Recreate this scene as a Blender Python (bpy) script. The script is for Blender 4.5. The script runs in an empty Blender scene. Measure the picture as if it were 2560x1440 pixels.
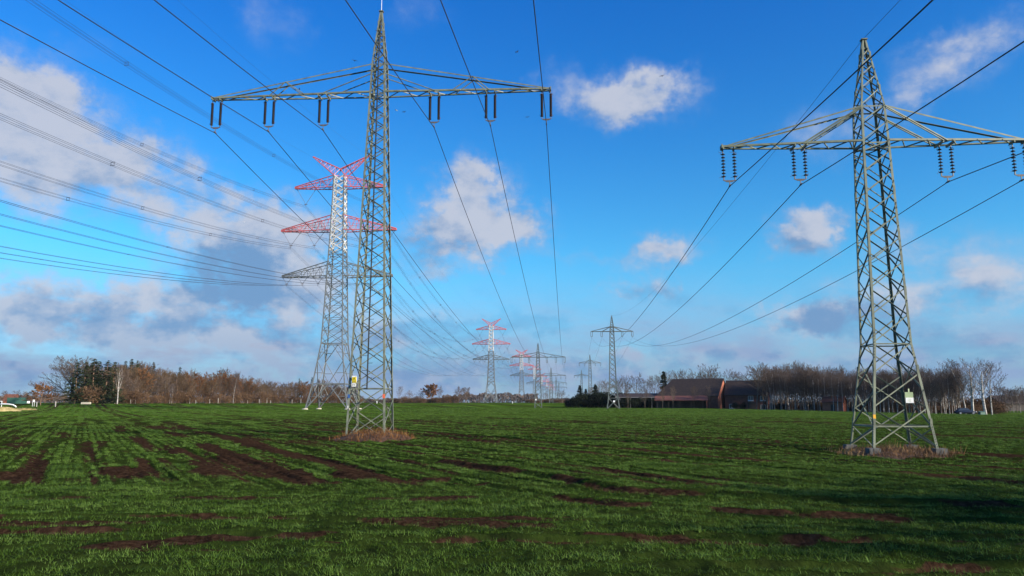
import bpy, math, random
import numpy as np
from mathutils import Vector, Matrix
sc = bpy.context.scene
COL = sc.collection
R = math.radians
# ------------------------------------------------------------------ camera
cd = bpy.data.cameras.new('camera'); cam = bpy.data.objects.new('camera', cd); COL.objects.link(cam)
cam.location = (0, 0, 1.8); cam.rotation_euler = (R(90 + 8.46), 0, 0)
cd.sensor_width = 36.0; cd.lens = 36.0 * 1923 / 2560; cd.clip_start = 0.1; cd.clip_end = 30000
sc.camera = cam
# ------------------------------------------------------------------ light
SUN_AZ, SUN_EL = 121.0, 21.0          # degrees clockwise from the view direction, above the horizon
sd = bpy.data.lights.new('sun', 'SUN'); sun = bpy.data.objects.new('sun', sd); COL.objects.link(sun)
sd.energy = 5.0; sd.angle = R(0.5); sd.color = (1.0, 0.90, 0.76)
_s = Vector((math.sin(R(SUN_AZ)) * math.cos(R(SUN_EL)), math.cos(R(SUN_AZ)) * math.cos(R(SUN_EL)), math.sin(R(SUN_EL))))
sun.rotation_euler = (-_s).to_track_quat('-Z', 'Y').to_euler(); sun.location = _s * 500
sc.view_settings.view_transform = 'Standard'; sc.view_settings.look = 'None'
sc.view_settings.exposure = 0.9; sc.view_settings.gamma = 1.0; sc.view_settings.use_curve_mapping = False
# clouds: azimuth, elevation, half width, half height (degrees), strength
CLOUD_BODIES=[(-33.8,20.4,2.4,1.9,0.80),(-34.3,16.7,5.1,3.6,1.10),(-30.4,15.3,6.2,3.0,1.10),(-24.7,14.2,2.8,1.6,0.40),(-26.8,15.6,2.7,2.1,0.80),(-33.0,18.6,2.4,1.9,0.80),(-18.2,11.7,5.2,2.5,1.00),(-21.0,12.4,3.2,1.9,0.90),(-15.1,11.6,3.4,2.6,0.90),(-19.7,8.8,5.1,2.0,1.00),(-16.4,8.1,4.4,1.3,0.90),(-30.6,5.7,5.3,1.8,0.85),(-25.5,6.6,5.1,2.1,0.90),(-18.5,5.8,7.5,2.1,0.90),(-32.9,7.1,2.8,2.0,0.90),(-27.9,3.3,10.2,1.8,0.75),(-16.2,3.6,9.0,1.7,0.75),(-10.4,6.3,4.3,1.8,0.60),(-3.1,15.0,2.9,2.5,1.15),(-2.7,12.9,4.0,2.2,1.15),(-5.8,12.0,3.6,1.8,0.90),(0.3,12.9,2.4,1.5,0.95),(-3.5,16.7,1.5,1.5,0.90),(9.9,22.0,4.2,1.8,1.10),(11.3,22.8,2.4,1.4,0.90),(7.8,21.7,2.5,1.2,0.90),(30.4,21.5,2.8,1.5,0.80),(33.1,22.6,2.9,1.3,0.80),(28.4,20.0,2.4,1.0,0.65),(21.2,11.8,2.1,1.5,1.05),(22.8,12.6,1.6,1.1,0.70),(20.5,11.0,2.1,1.0,0.80),(9.6,8.9,2.5,1.8,0.95),(3.9,23.4,1.6,1.7,0.30),(11.4,11.2,3.2,1.2,0.50),(17.9,5.8,5.4,1.1,0.60),(11.1,10.9,2.3,0.8,0.55),(9.5,7.9,2.3,0.9,0.60),(23.4,18.4,3.4,1.6,0.75),(-18.1,26.5,2.3,2.0,0.55),(-7.6,28.0,2.2,1.4,0.45),(3.8,23.1,1.7,1.4,0.45),(-29.6,22.8,2.1,1.0,0.30),(5.1,10.8,3.0,0.5,0.40),(25.8,7.1,6.8,2.4,0.80),(31.4,7.7,4.2,3.1,0.80),(21.9,5.6,2.8,1.2,0.80),(27.2,10.7,1.4,1.1,0.45),(-5.1,5.3,3.9,1.5,0.75),(1.8,6.1,3.0,0.8,0.62),(10.9,2.8,12.8,1.4,0.85),(0.0,2.2,9.8,1.5,0.85),(27.9,3.0,7.7,1.1,0.85),(-11.1,1.6,11.9,1.2,0.70),(-26.8,1.2,9.4,1.0,0.60),(-8.4,9.5,4.7,0.9,0.50)]
CLOUD_SHADES=[(-21.2,8.5,2.9,2.1,1.00),(-19.2,10.2,3.2,1.4,0.50),(-16.9,7.8,3.9,1.0,0.50),(-31.1,6.0,3.3,0.9,0.40),(-28.9,14.2,3.5,1.0,0.45),(-7.2,11.3,3.3,1.5,0.70),(-5.1,5.2,3.0,1.0,0.90),(1.5,5.9,2.7,0.7,0.80),(21.7,5.7,2.1,1.1,0.70),(26.9,5.7,4.8,1.3,0.60),(-26.6,4.6,5.7,1.1,0.50),(-11.2,4.2,6.3,1.5,0.60),(-5.3,1.9,8.8,1.5,0.60),(15.1,2.2,13.8,1.3,0.55),(-26.8,1.2,9.4,1.3,0.60),(-18.5,5.5,5.4,0.8,0.40),(20.6,10.6,1.9,0.7,0.50),(9.8,7.7,2.0,0.7,0.50),(8.0,20.9,2.4,0.7,0.30),(30.2,3.5,5.6,1.0,0.50)]

def build_world():
    w = bpy.data.worlds.new('World'); sc.world = w; w.use_nodes = True
    nt = w.node_tree; N = nt.nodes; L = nt.links; N.clear()
    def node(t, **k):
        n = N.new(t)
        for a, b in k.items(): setattr(n, a, b)
        return n
    def setin(n, i, v):
        if isinstance(v, bpy.types.NodeSocket): L.new(v, n.inputs[i])
        else: n.inputs[i].default_value = v
    def M(op, a, b=0.0, c=0.0, clamp=False):
        n = node('ShaderNodeMath', operation=op, use_clamp=clamp)
        setin(n, 0, a); setin(n, 1, b)
        if op in ('MULTIPLY_ADD',): setin(n, 2, c)
        return n.outputs[0]
    def V(op, a, b):
        n = node('ShaderNodeVectorMath', operation=op); setin(n, 0, a); setin(n, 1, b)
        return n.outputs[1] if op == 'LENGTH' else n.outputs[0]
    def mapr(v, a, b, c, d, smooth=True):
        n = node('ShaderNodeMapRange', interpolation_type='SMOOTHSTEP' if smooth else 'LINEAR')
        setin(n, 0, v)
        for i, q in enumerate((a, b, c, d)): n.inputs[i + 1].default_value = q
        return n.outputs[0]
    def mixc(f, a, b, blend='MIX'):
        n = node('ShaderNodeMix', data_type='RGBA', blend_type=blend)
        setin(n, 0, f)
        for i, q in ((6, a), (7, b)):
            if isinstance(q, tuple): q = (*q, 1)
            setin(n, i, q)
        return n.outputs[2]
    tc = node('ShaderNodeTexCoord'); sx = node('ShaderNodeSeparateXYZ'); L.new(tc.outputs['Generated'], sx.inputs[0])
    x, y, z = sx.outputs
    az = M('MULTIPLY', M('ARCTAN2', x, y), 57.2958); el = M('MULTIPLY', M('ARCSINE', z), 57.2958)
    cb = node('ShaderNodeCombineXYZ'); L.new(az, cb.inputs[0]); L.new(el, cb.inputs[1]); P0 = cb.outputs[0]
    def noise(vec, scale, detail, rough, col=False):
        n = node('ShaderNodeTexNoise'); L.new(vec, n.inputs['Vector'])
        n.inputs['Scale'].default_value = scale; n.inputs['Detail'].default_value = detail; n.inputs['Roughness'].default_value = rough
        return n.outputs['Color' if col else 'Fac']
    wv = V('SUBTRACT', noise(P0, 0.33, 5, 0.6, True), (0.5, 0.5, 0.5))
    wv2 = V('SUBTRACT', noise(P0, 1.1, 6, 0.6, True), (0.5, 0.5, 0.5))
    P = V('ADD', V('ADD', P0, V('MULTIPLY', wv, (5.5, 3.6, 0.0))), V('MULTIPLY', wv2, (2.4, 1.5, 0.0)))
    def blobs(lst):
        acc = None
        for a, e, ra, re, s in lst:
            d = V('MULTIPLY', V('SUBTRACT', P, (a, e, 0)), (1 / (ra * 1.95), 1 / (re * 1.9), 0))
            t = mapr(V('LENGTH', d, (0, 0, 0)), 0.0, 1.0, s, 0.0)
            acc = t if acc is None else M('ADD', acc, t)
        return acc
    sq = node('ShaderNodeMapping'); L.new(P0, sq.inputs[0]); sq.inputs['Scale'].default_value = (1, 1.5, 1)
    n1 = noise(sq.outputs[0], 0.26, 9, 0.58)
    n2 = noise(sq.outputs[0], 0.11, 6, 0.55)
    S = M('MULTIPLY', blobs(CLOUD_BODIES), 1.48)
    # loose clouds elsewhere round the sky
    away = mapr(M('ABSOLUTE', az), 37.0, 50.0, 0.0, 1.0)
    S = M('ADD', S, M('MULTIPLY', away, mapr(n2, 0.42, 0.62, 0.0, 0.9)))
    up = mapr(el, -1.0, 0.6, 0.0, 1.0)
    D = M('MULTIPLY', S, M('MULTIPLY_ADD', n1, 2.2, -0.36))
    alpha = M('MULTIPLY', mapr(D, 0.03, 1.9, 0.0, 0.94), up)
    lsq = node('ShaderNodeMapping'); L.new(P0, lsq.inputs[0]); lsq.inputs['Scale'].default_value = (1, 3.2, 1); n4 = noise(lsq.outputs[0], 0.13, 8, 0.6)
    low = M('MULTIPLY', mapr(el, 1.5, 11.0, 0.95, 0.0), M('MULTIPLY_ADD', n4, 2.6, -0.42), clamp=True)
    alpha = M('MAXIMUM', alpha, M('MULTIPLY', low, up))
    K = blobs(CLOUD_SHADES)
    n3 = noise(sq.outputs[0], 0.45, 8, 0.6)
    sh = node('ShaderNodeMapping'); L.new(P0, sh.inputs[0]); sh.inputs['Scale'].default_value = (1, 1.5, 1); sh.inputs['Location'].default_value = (1.0, 1.3, 0)
    relief = M('MULTIPLY', M('SUBTRACT', noise(sh.outputs[0], 0.26, 9, 0.58), n1), 1.3)
    dark = mapr(M('ADD', relief, M('MULTIPLY_ADD', M('SUBTRACT', n3, 0.5), 1.3, M('ADD', K, 0.16))), 0.0, 1.0, 0.0, 1.0)
    lowg = mapr(el, 1.0, 8.0, 0.66, 0.0)
    dark = M('MAXIMUM', dark, lowg)
    dens = mapr(D, 0.35, 1.6, 0.0, 1.0)
    sky = node('ShaderNodeTexSky', sky_type='NISHITA'); sky.sun_disc = False
    sky.sun_elevation = R(SUN_EL); sky.sun_rotation = R(SUN_AZ); sky.air_density = 1.0; sky.dust_density = 0.4; sky.ozone_density = 3.0
    hs = node('ShaderNodeHueSaturation'); L.new(sky.outputs[0], hs.inputs['Color'])
    hs.inputs['Saturation'].default_value = SKY_SAT; hs.inputs['Value'].default_value = SKY_VAL
    skyc = mixc(1.0, hs.outputs[0], mixc(mapr(el, 8, 32, 0, 1), mixc(mapr(el, 0, 11, 0, 1), SKY_TINT_LOW, SKY_TINT), SKY_TINT_HIGH), 'MULTIPLY')
    lit = mixc(dens, CLOUD_THIN, CLOUD_LIT)
    cc = mixc(dark, lit, CLOUD_DARK)
    out = mixc(alpha, skyc, cc)
    bg = node('ShaderNodeBackground'); L.new(out, bg.inputs[0]); bg.inputs[1].default_value = SKY_STRENGTH
    ow = node('ShaderNodeOutputWorld'); L.new(bg.outputs[0], ow.inputs[0])
SKY_STRENGTH = 0.0535
SKY_SAT, SKY_VAL, SKY_TINT_LOW, SKY_TINT, SKY_TINT_HIGH = 1.25, 1.0, (.62, 1.12, 1.75), (.80, 1.76, 1.98), (.33, 1.36, 2.22)
CLOUD_LIT = (5.5, 5.9, 7.0); CLOUD_THIN = (3.6, 4.6, 6.6); CLOUD_DARK = (1.75, 3.2, 5.6)
build_world()

# ------------------------------------------------------------------ helpers
class MB:
    def __init__(s): s.v = []; s.f = []
    def add(s, vs, fs):
        o = len(s.v); s.v.extend(vs); s.f.extend([tuple(i + o for i in f) for f in fs])
    def build(s, name, mat, parent=None, smooth=False):
        me = bpy.data.meshes.new(name); me.from_pydata([tuple(p) for p in s.v], [], s.f)
        for m in (mat if isinstance(mat, (list, tuple)) else [mat]): me.materials.append(m)
        if smooth: me.polygons.foreach_set('use_smooth', [True] * len(me.polygons))
        me.update()
        o = bpy.data.objects.new(name, me); COL.objects.link(o)
        if parent: o.parent = parent
        return o
def tag(o, label=None, cat=None, group=None, kind=None):
    if label: o['label'] = label
    if cat: o['category'] = cat
    if group: o['group'] = group
    if kind: o['kind'] = kind
    return o
def empty(name, loc, rz=0.0, scale=1.0):
    o = bpy.data.objects.new(name, None); COL.objects.link(o); o.location = loc; o.rotation_euler = (0, 0, rz)
    o.scale = (scale,) * 3 if not isinstance(scale, tuple) else scale
    o.empty_display_size = 0.3; return o
def copy_tree(o, parent=None):
    c = o.copy(); COL.objects.link(c)
    if parent: c.parent = parent
    for ch in list(o.children): copy_tree(ch, c)
    return c
def orth(d, n):
    a = n - d * n.dot(d)
    if a.length < 1e-6: a = d.orthogonal()
    return a.normalized()
def lbar(mb, p, q, n1, n2, s, t):
    p = Vector(p); q = Vector(q); d = (q - p).normalized(); a = orth(d, Vector(n1)); b = Vector(n2)
    b = b - d * b.dot(d) - a * b.dot(a); b = b.normalized() if b.length > 1e-6 else d.cross(a)
    pr = ((0, 0), (s, 0), (s, t), (t, t), (t, s), (0, s))
    vs = [p + a * i + b * j for i, j in pr] + [q + a * i + b * j for i, j in pr]
    fs = [(i, (i + 1) % 6, 6 + (i + 1) % 6, 6 + i) for i in range(6)] + [(5, 4, 3, 0), (3, 2, 1, 0), (6, 9, 10, 11), (6, 7, 8, 9)]
    mb.add(vs, fs)
def sbar(mb, p, q, s, s2=None, n=None):
    p = Vector(p); q = Vector(q); d = (q - p).normalized()
    a = orth(d, Vector(n)) if n else orth(d, Vector((0.31, 0.22, 1)) if abs(d.z) < .9 else Vector((1, 0.2, 0)))
    b = d.cross(a); s2 = s if s2 is None else s2
    a = a * s / 2; b = b * s2 / 2
    vs = [p - a - b, p + a - b, p + a + b, p - a + b, q - a - b, q + a - b, q + a + b, q - a + b]
    mb.add(vs, [(0, 1, 5, 4), (1, 2, 6, 5), (2, 3, 7, 6), (3, 0, 4, 7), (3, 2, 1, 0), (4, 5, 6, 7)])
def box(mb, c, d, rz=0.0):
    x, y, z = c; a, b, e = d[0] / 2, d[1] / 2, d[2] / 2; cz, sz = math.cos(rz), math.sin(rz)
    vs = []
    for k in (-e, e):
        for i, j in ((-a, -b), (a, -b), (a, b), (-a, b)): vs.append((x + i * cz - j * sz, y + i * sz + j * cz, z + k))
    mb.add(vs, [(0, 1, 5, 4), (1, 2, 6, 5), (2, 3, 7, 6), (3, 0, 4, 7), (3, 2, 1, 0), (4, 5, 6, 7)])
def tube(mb, pts, radii, n=5, cap=True):
    pts = [Vector(p) for p in pts]; vs = []; fs = []; up = None
    for i, p in enumerate(pts):
        d = (pts[min(i + 1, len(pts) - 1)] - pts[max(i - 1, 0)]).normalized()
        up = orth(d, up if up is not None else (Vector((0, 0, 1)) if abs(d.z) < .9 else Vector((1, 0, 0)))); b = d.cross(up); r = radii[i]
        for k in range(n):
            t = 2 * math.pi * k / n; vs.append(p + up * (math.cos(t) * r) + b * (math.sin(t) * r))
    for i in range(len(pts) - 1):
        for k in range(n): fs.append((i * n + k, i * n + (k + 1) % n, (i + 1) * n + (k + 1) % n, (i + 1) * n + k))
    if cap: fs += [tuple(range(n))[::-1], tuple(range((len(pts) - 1) * n, len(pts) * n))]
    mb.add(vs, fs)
def lathe(mb, base, axis, prof, n=10):
    tubepts = [Vector(base) + Vector(axis) * z for z, r in prof]
    tube_straight(mb, tubepts, [r for z, r in prof], Vector(axis), n)
def tube_straight(mb, pts, radii, d, n):
    d = d.normalized(); up = orth(d, Vector((1, 0, 0)) if abs(d.x) < .9 else Vector((0, 1, 0))); b = d.cross(up); vs = []; fs = []
    for p, r in zip(pts, radii):
        for k in range(n):
            t = 2 * math.pi * k / n; vs.append(p + up * (math.cos(t) * r) + b * (math.sin(t) * r))
    for i in range(len(pts) - 1):
        for k in range(n): fs.append((i * n + k, i * n + (k + 1) % n, (i + 1) * n + (k + 1) % n, (i + 1) * n + k))
    fs += [tuple(range(n))[::-1], tuple(range((len(pts) - 1) * n, len(pts) * n))]
    mb.add(vs, fs)
def mat(name, c1, c2=None, scale=4.0, rough=0.7, bump=0.0, metal=0.0, detail=5, coord='Object', spec=0.5, stretch=None):
    m = bpy.data.materials.new(name); m.use_nodes = True; nt = m.node_tree; b = nt.nodes['Principled BSDF']
    b.inputs['Roughness'].default_value = rough; b.inputs['Metallic'].default_value = metal
    b.inputs['Specular IOR Level'].default_value = spec
    if c2 is None: c2 = tuple(v * 0.75 for v in c1)
    tc = nt.nodes.new('ShaderNodeTexCoord'); n = nt.nodes.new('ShaderNodeTexNoise')
    src = tc.outputs[coord]
    if stretch:
        mp = nt.nodes.new('ShaderNodeMapping'); nt.links.new(src, mp.inputs[0]); mp.inputs['Scale'].default_value = stretch; src = mp.outputs[0]
    nt.links.new(src, n.inputs['Vector']); n.inputs['Scale'].default_value = scale; n.inputs['Detail'].default_value = detail
    rp = nt.nodes.new('ShaderNodeValToRGB'); nt.links.new(n.outputs['Fac'], rp.inputs[0])
    rp.color_ramp.elements[0].position = 0.35; rp.color_ramp.elements[1].position = 0.65
    rp.color_ramp.elements[0].color = (*c2, 1); rp.color_ramp.elements[1].color = (*c1, 1)
    nt.links.new(rp.outputs[0], b.inputs['Base Color'])
    if bump:
        bp = nt.nodes.new('ShaderNodeBump'); bp.inputs['Strength'].default_value = bump; bp.inputs['Distance'].default_value = 0.02
        nt.links.new(n.outputs['Fac'], bp.inputs['Height']); nt.links.new(bp.outputs[0], b.inputs['Normal'])
    return m
def leafmat(name, c1, c2, c3, rough=0.6, transl=0.0):
    """colour differs from leaf clump to leaf clump (per object and by position)"""
    m = bpy.data.materials.new(name); m.use_nodes = True; nt = m.node_tree; b = nt.nodes['Principled BSDF']
    b.inputs['Roughness'].default_value = rough; b.inputs['Specular IOR Level'].default_value = 0.06
    oi = nt.nodes.new('ShaderNodeObjectInfo'); ge = nt.nodes.new('ShaderNodeNewGeometry')
    n = nt.nodes.new('ShaderNodeTexNoise'); n.inputs['Scale'].default_value = 0.9; n.inputs['Detail'].default_value = 4
    nt.links.new(ge.outputs['Position'], n.inputs['Vector'])
    ad = nt.nodes.new('ShaderNodeMath'); ad.operation = 'MULTIPLY_ADD'; nt.links.new(oi.outputs['Random'], ad.inputs[0]); ad.inputs[1].default_value = 0.6
    sb = nt.nodes.new('ShaderNodeMath'); sb.operation = 'MULTIPLY_ADD'; nt.links.new(n.outputs['Fac'], sb.inputs[0]); sb.inputs[1].default_value = 1.4; sb.inputs[2].default_value = -0.45
    nt.links.new(sb.outputs[0], ad.inputs[2])
    rp = nt.nodes.new('ShaderNodeValToRGB'); nt.links.new(ad.outputs[0], rp.inputs[0]); cr = rp.color_ramp
    cr.elements[0].position = 0.1; cr.elements[0].color = (*c1, 1); cr.elements[1].position = 0.9; cr.elements[1].color = (*c3, 1)
    e = cr.elements.new(0.5); e.color = (*c2, 1)
    nt.links.new(rp.outputs[0], b.inputs['Base Color'])
    if transl:
        tr = nt.nodes.new('ShaderNodeBsdfTranslucent'); nt.links.new(rp.outputs[0], tr.inputs[0])
        mx = nt.nodes.new('ShaderNodeMixShader'); mx.inputs[0].default_value = transl
        nt.links.new(b.outputs[0], mx.inputs[1]); nt.links.new(tr.outputs[0], mx.inputs[2])
        nt.links.new(mx.outputs[0], nt.nodes['Material Output'].inputs[0])
    return m
def plain(name, c, rough=0.6, metal=0.0, emit=None):
    return mat(name, c, tuple(v * 0.85 for v in c), 6.0, rough, 0.0, metal)

# ------------------------------------------------------------------ terrain
def sstep(a, b, x):
    t = np.clip((np.asarray(x, float) - a) / (b - a), 0, 1); return t * t * (3 - 2 * t)
def _h(ix, iy, seed):
    n = (ix.astype(np.int64) * 374761393 + iy.astype(np.int64) * 668265263 + seed * 974634777) & 0x7fffffff
    n = ((n ^ (n >> 13)) * 1274126177) & 0x7fffffff
    n = (n ^ (n >> 16)) & 0xffff
    return n / 65535.0
def vnoise(x, y, seed=0):
    x = np.asarray(x, float); y = np.asarray(y, float); xi = np.floor(x); yi = np.floor(y); fx = x - xi; fy = y - yi
    fx = fx * fx * (3 - 2 * fx); fy = fy * fy * (3 - 2 * fy)
    a = _h(xi, yi, seed); b = _h(xi + 1, yi, seed); c = _h(xi, yi + 1, seed); d = _h(xi + 1, yi + 1, seed)
    return a + (b - a) * fx + (c - a) * fy + (a - b - c + d) * fx * fy
def fbm(x, y, seed=0, oc=4):
    s = 0; a = 0.5; t = 0
    for i in range(oc): s = s + a * vnoise(x * 2 ** i, y * 2 ** i, seed + i * 17); t += a; a *= 0.5
    return s / t
ROW = (-0.484, 0.875)           # drilling direction of the big field
TRAMS = [4.7, 6.5, 16.6, 18.4, 27.6, 29.4, 41.0, 42.8, 55.0, 56.8, 70.0, 71.8, -7.0, -8.8]
RUTS = [([(-2.7, 24.2), (0.2, 20.0), (2.2, 16.3), (5.6, 14.4), (12.5, 13.0)], 0.42, 0.08),
        ([(-9.5, 12.3), (-4.4, 12.6), (-2.6, 12.2), (-0.4, 11.2), (4.0, 10.6)], 0.22, 0.05),
        ([(-8.5, 11.3), (-4.6, 11.0), (-1.4, 10.5), (3.0, 10.5), (9.5, 10.9)], 0.24, 0.05),
        ([(2.5, 8.9), (4.2, 8.75), (7.5, 9.0)], 0.22, 0.07),
        ([(-1.5, 18.2), (2.0, 14.0), (6.0, 12.4), (11.0, 11.6)], 0.3, 0.05)]
BARE = [(-10.1, 20.6, .85, 1.9), (-7.7, 20.6, 0.6, 2.2), (-12.6, 19.6, 0.6, 1.2), (-5.6, 20.4, 0.4, 1.6), (-9.0, 23.0, 0.4, 2.6), (-4.0, 19.6, 0.5, 1.4), (-2.0, 18.6, 0.7, 0.5),
        (-3.0, 10.9, 0.9, 0.25), (-4.6, 10.2, 1.1, 0.3), (-1.3, 14.9, 0.6, 0.4)]
def segdist(x, y, pts):
    d = np.full(np.shape(x), 1e9)
    for (ax, ay), (bx, by) in zip(pts[:-1], pts[1:]):
        vx, vy = bx - ax, by - ay; t = np.clip(((x - ax) * vx + (y - ay) * vy) / (vx * vx + vy * vy), 0, 1)
        d = np.minimum(d, np.hypot(x - ax - t * vx, y - ay - t * vy))
    return d
def soil(x, y):
    x = np.asarray(x, float); y = np.asarray(y, float)
    p = -ROW[0] * y * 1.0 + ROW[1] * x; q = ROW[0] * x + ROW[1] * y
    head = 1 - sstep(16.4, 18.0, y + 1.6 * (fbm(x * .3, y * .3, 5) - .5) + 0.04 * x)
    wob = (fbm(x * 1.7, y * 1.7, 9) - .5)
    rows = sstep(.60, .68, fbm(p * 2.9, q * .08, 3) + .10 * wob) * .9
    rows = np.maximum(rows, sstep(.50, .66, fbm(p * 2.6, q * .25, 71)) * .5 * sstep(-3, -9, x))
    for t in TRAMS:
        w = .30 + .2 * fbm(q * .2, q * 0 + t, 13)
        rows = np.maximum(rows, (1 - sstep(w * .55, w * 1.35, np.abs(p - t + .5 * wob))) * sstep(.28, .48, fbm(q * .13, q * 0 + t * 3, 21)) * .95)
    hl = sstep(.64, .78, fbm(x * .28 + .1 * y, y * 1.6, 31) + .16 * wob) * .85
    s = rows * (1 - head) + hl * head
    for pts, w, dep in RUTS:
        s = np.maximum(s, (1 - sstep(w * .6, w * 1.4, segdist(x, y, pts) + .5 * wob)) * sstep(.40, .60, fbm(x * .7, y * .9, 41)))
    for bx, by, rx, ry in BARE:
        pb = (x - bx) * ROW[1] - (y - by) * ROW[0]; qb = (x - bx) * ROW[0] + (y - by) * ROW[1]
        s = np.maximum(s, 1 - sstep(.7, 1.15, np.hypot(pb / rx, qb / ry) + 1.0 * wob))
    return np.clip(s, 0, 1)
MOUNDS = [(-6.75, 38.0, 1.95, 1.9, .55), (14.75, 30.4, 2.35, 1.8, .26)]
def ground_z(x, y, fine=True):
    x = np.asarray(x, float); y = np.asarray(y, float)
    lo = 256 - 42 * sstep(10, -30, x)
    z = 1.35 * sstep(0, 1, (y - lo) / (74 + 10 * sstep(10, -30, x)))
    z = z - 1.05 * sstep(50, 115, x) * sstep(60, 170, y) * (1 - sstep(330, 600, y))
    z = z - .22 * np.exp(-((x - 14.6) ** 2 + (y - 28.2) ** 2) / 16.0)
    if fine:
        k = 1 - sstep(60, 140, np.hypot(x, y))
        z = z + k * (.10 * (fbm(x * .12, y * .12, 51) - .5) + .07 * (fbm(x * .8, y * .8, 52) - .5) + .065 * (fbm(x * 3.6, y * 3.6, 53, 3) - .5))
        for pts, w, dep in RUTS:
            d = segdist(x, y, pts); z = z - dep * (1 - sstep(w * .3, w, d)) + dep * .6 * np.exp(-((d - w * 1.15) / (w * .35)) ** 2)
    if fine:
        p = ROW[1] * x - ROW[0] * y; q = ROW[0] * x + ROW[1] * y
        z = z - k * .07 * (sstep(.50, .66, fbm(p * 2.7, q * .09, 3)) - .4) * sstep(16, 19, y)
    return z
def gz(x, y): return float(ground_z(x, y, False))
def build_ground():
    def axis(lo, hi, step, g, a, b):
        c = list(np.arange(lo, hi + 1e-6, step)); s = step; up = []
        v = hi
        while v < b: s *= g; v += s; up.append(v)
        s = step; v = lo; dn = []
        while v > a: s *= g; v -= s; dn.append(v)
        return np.array(dn[::-1] + c + up)
    xs = axis(-13.0, 13.0, .085, 1.045, -6000, 6000); ys = axis(8.0, 26.0, .085, 1.04, -500, 9000)
    X, Y = np.meshgrid(xs, ys); Z = ground_z(X, Y); S = soil(X, Y)
    near = 1 - sstep(70, 130, np.hypot(X, Y))
    nx, ny = len(xs), len(ys)
    me = bpy.data.meshes.new('field_ground')
    co = np.stack([X, Y, Z], -1).reshape(-1, 3)
    idx = np.arange(nx * ny).reshape(ny, nx)
    q = np.stack([idx[:-1, :-1], idx[:-1, 1:], idx[1:, 1:], idx[1:, :-1]], -1).reshape(-1, 4)
    me.vertices.add(len(co)); me.vertices.foreach_set('co', co.ravel())
    me.loops.add(q.size); me.loops.foreach_set('vertex_index', q.ravel().astype(np.int32))
    me.polygons.add(len(q)); me.polygons.foreach_set('loop_start', (np.arange(len(q)) * 4).astype(np.int32))
    me.polygons.foreach_set('use_smooth', np.ones(len(q), bool)); me.update(calc_edges=True)
    for nm, arr in (('soil', S), ('near', near)):
        a = me.attributes.new(nm, 'FLOAT', 'POINT'); a.data.foreach_set('value', arr.ravel().astype(np.float32))
    o = bpy.data.objects.new('field_ground', me); COL.objects.link(o); o['kind'] = 'structure'
    m = bpy.data.materials.new('field'); m.use_nodes = True; nt = m.node_tree; N = nt.nodes; L = nt.links; b = N['Principled BSDF']
    b.inputs['Roughness'].default_value = .95; b.inputs['Specular IOR Level'].default_value = 0
    def tex(scale, detail, stretch=None, rot=0, rough=.55):
        tc = N.new('ShaderNodeTexCoord'); mp = N.new('ShaderNodeMapping'); L.new(tc.outputs['Object'], mp.inputs[0])
        mp.vector_type = 'TEXTURE'
        mp.inputs['Rotation'].default_value = (0, 0, rot)
        if stretch: mp.inputs['Scale'].default_value = stretch
        n = N.new('ShaderNodeTexNoise'); L.new(mp.outputs[0], n.inputs['Vector']); n.inputs['Scale'].default_value = scale
        n.inputs['Detail'].default_value = detail; n.inputs['Roughness'].default_value = rough; return n.outputs['Fac']
    def ramp(v, stops):
        r = N.new('ShaderNodeValToRGB'); L.new(v, r.inputs[0]); cr = r.color_ramp
        cr.elements[0].position, cr.elements[0].color = stops[0][0], (*stops[0][1], 1)
        cr.elements[1].position, cr.elements[1].color = stops[-1][0], (*stops[-1][1], 1)
        for p, c in stops[1:-1]: e = cr.elements.new(p); e.color = (*c, 1)
        return r.outputs[0]
    def mix(f, a, c):
        n = N.new('ShaderNodeMix'); n.data_type = 'RGBA'; L.new(f, n.inputs[0]); L.new(a, n.inputs[6]); L.new(c, n.inputs[7]); return n.outputs[2]
    def math_(op, a, c=0.0):
        n = N.new('ShaderNodeMath'); n.operation = op
        for i, q_ in enumerate((a, c)):
            if isinstance(q_, bpy.types.NodeSocket): L.new(q_, n.inputs[i])
            else: n.inputs[i].default_value = q_
        return n.outputs[0]
    def attr(nm): a = N.new('ShaderNodeAttribute'); a.attribute_name = nm; return a.outputs['Fac']
    rot = math.atan2(ROW[1], ROW[0])
    soilc = ramp(tex(9, 8), [(.3, (.013, .0075, .0045)), (.5, (.034, .0185, .0108)), (.72, (.062, .035, .021))])
    grassc = ramp(tex(2.2, 6), [(.3, GR1), (.5, GR2), (.72, GR3)])
    farg = ramp(tex(.35, 8, (5, 1, 1), rot), [(.3, FG1), (.5, FG2), (.7, FG3)])
    band = ramp(tex(.055, 5, (4, 1, 1), rot), [(.35, (.62, .68, .6)), (.65, (1.15, 1.1, 1.0))])
    mm = N.new('ShaderNodeMix'); mm.data_type = 'RGBA'; mm.blend_type = 'MULTIPLY'; mm.inputs[0].default_value = 1
    L.new(farg, mm.inputs[6]); L.new(band, mm.inputs[7]); farg = mm.outputs[2]
    st = tex(.9, 6, (30, 1, 1), rot, .6)
    stf = ramp(st, [(.50, (0, 0, 0)), (.60, (.85, .85, .85))])
    ge = N.new('ShaderNodeNewGeometry'); dp = N.new('ShaderNodeVectorMath'); dp.operation = 'DOT_PRODUCT'; L.new(ge.outputs['Position'], dp.inputs[0]); dp.inputs[1].default_value = (ROW[1], -ROW[0], 0)
    pw = math_('ADD', dp.outputs['Value'], math_('MULTIPLY', tex(.35, 4), 1.6)); tl = None
    for t in TRAMS + [84.0, 86.0, 100.0, 102.0, 118.0, 120.0, 138.0, 140.0, -18.0, -20.0, -31.0, -33.0, -46.0, -48.0]:
        d = math_('ABSOLUTE', math_('SUBTRACT', pw, t + .8)); tl = d if tl is None else math_('MINIMUM', tl, d)
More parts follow.
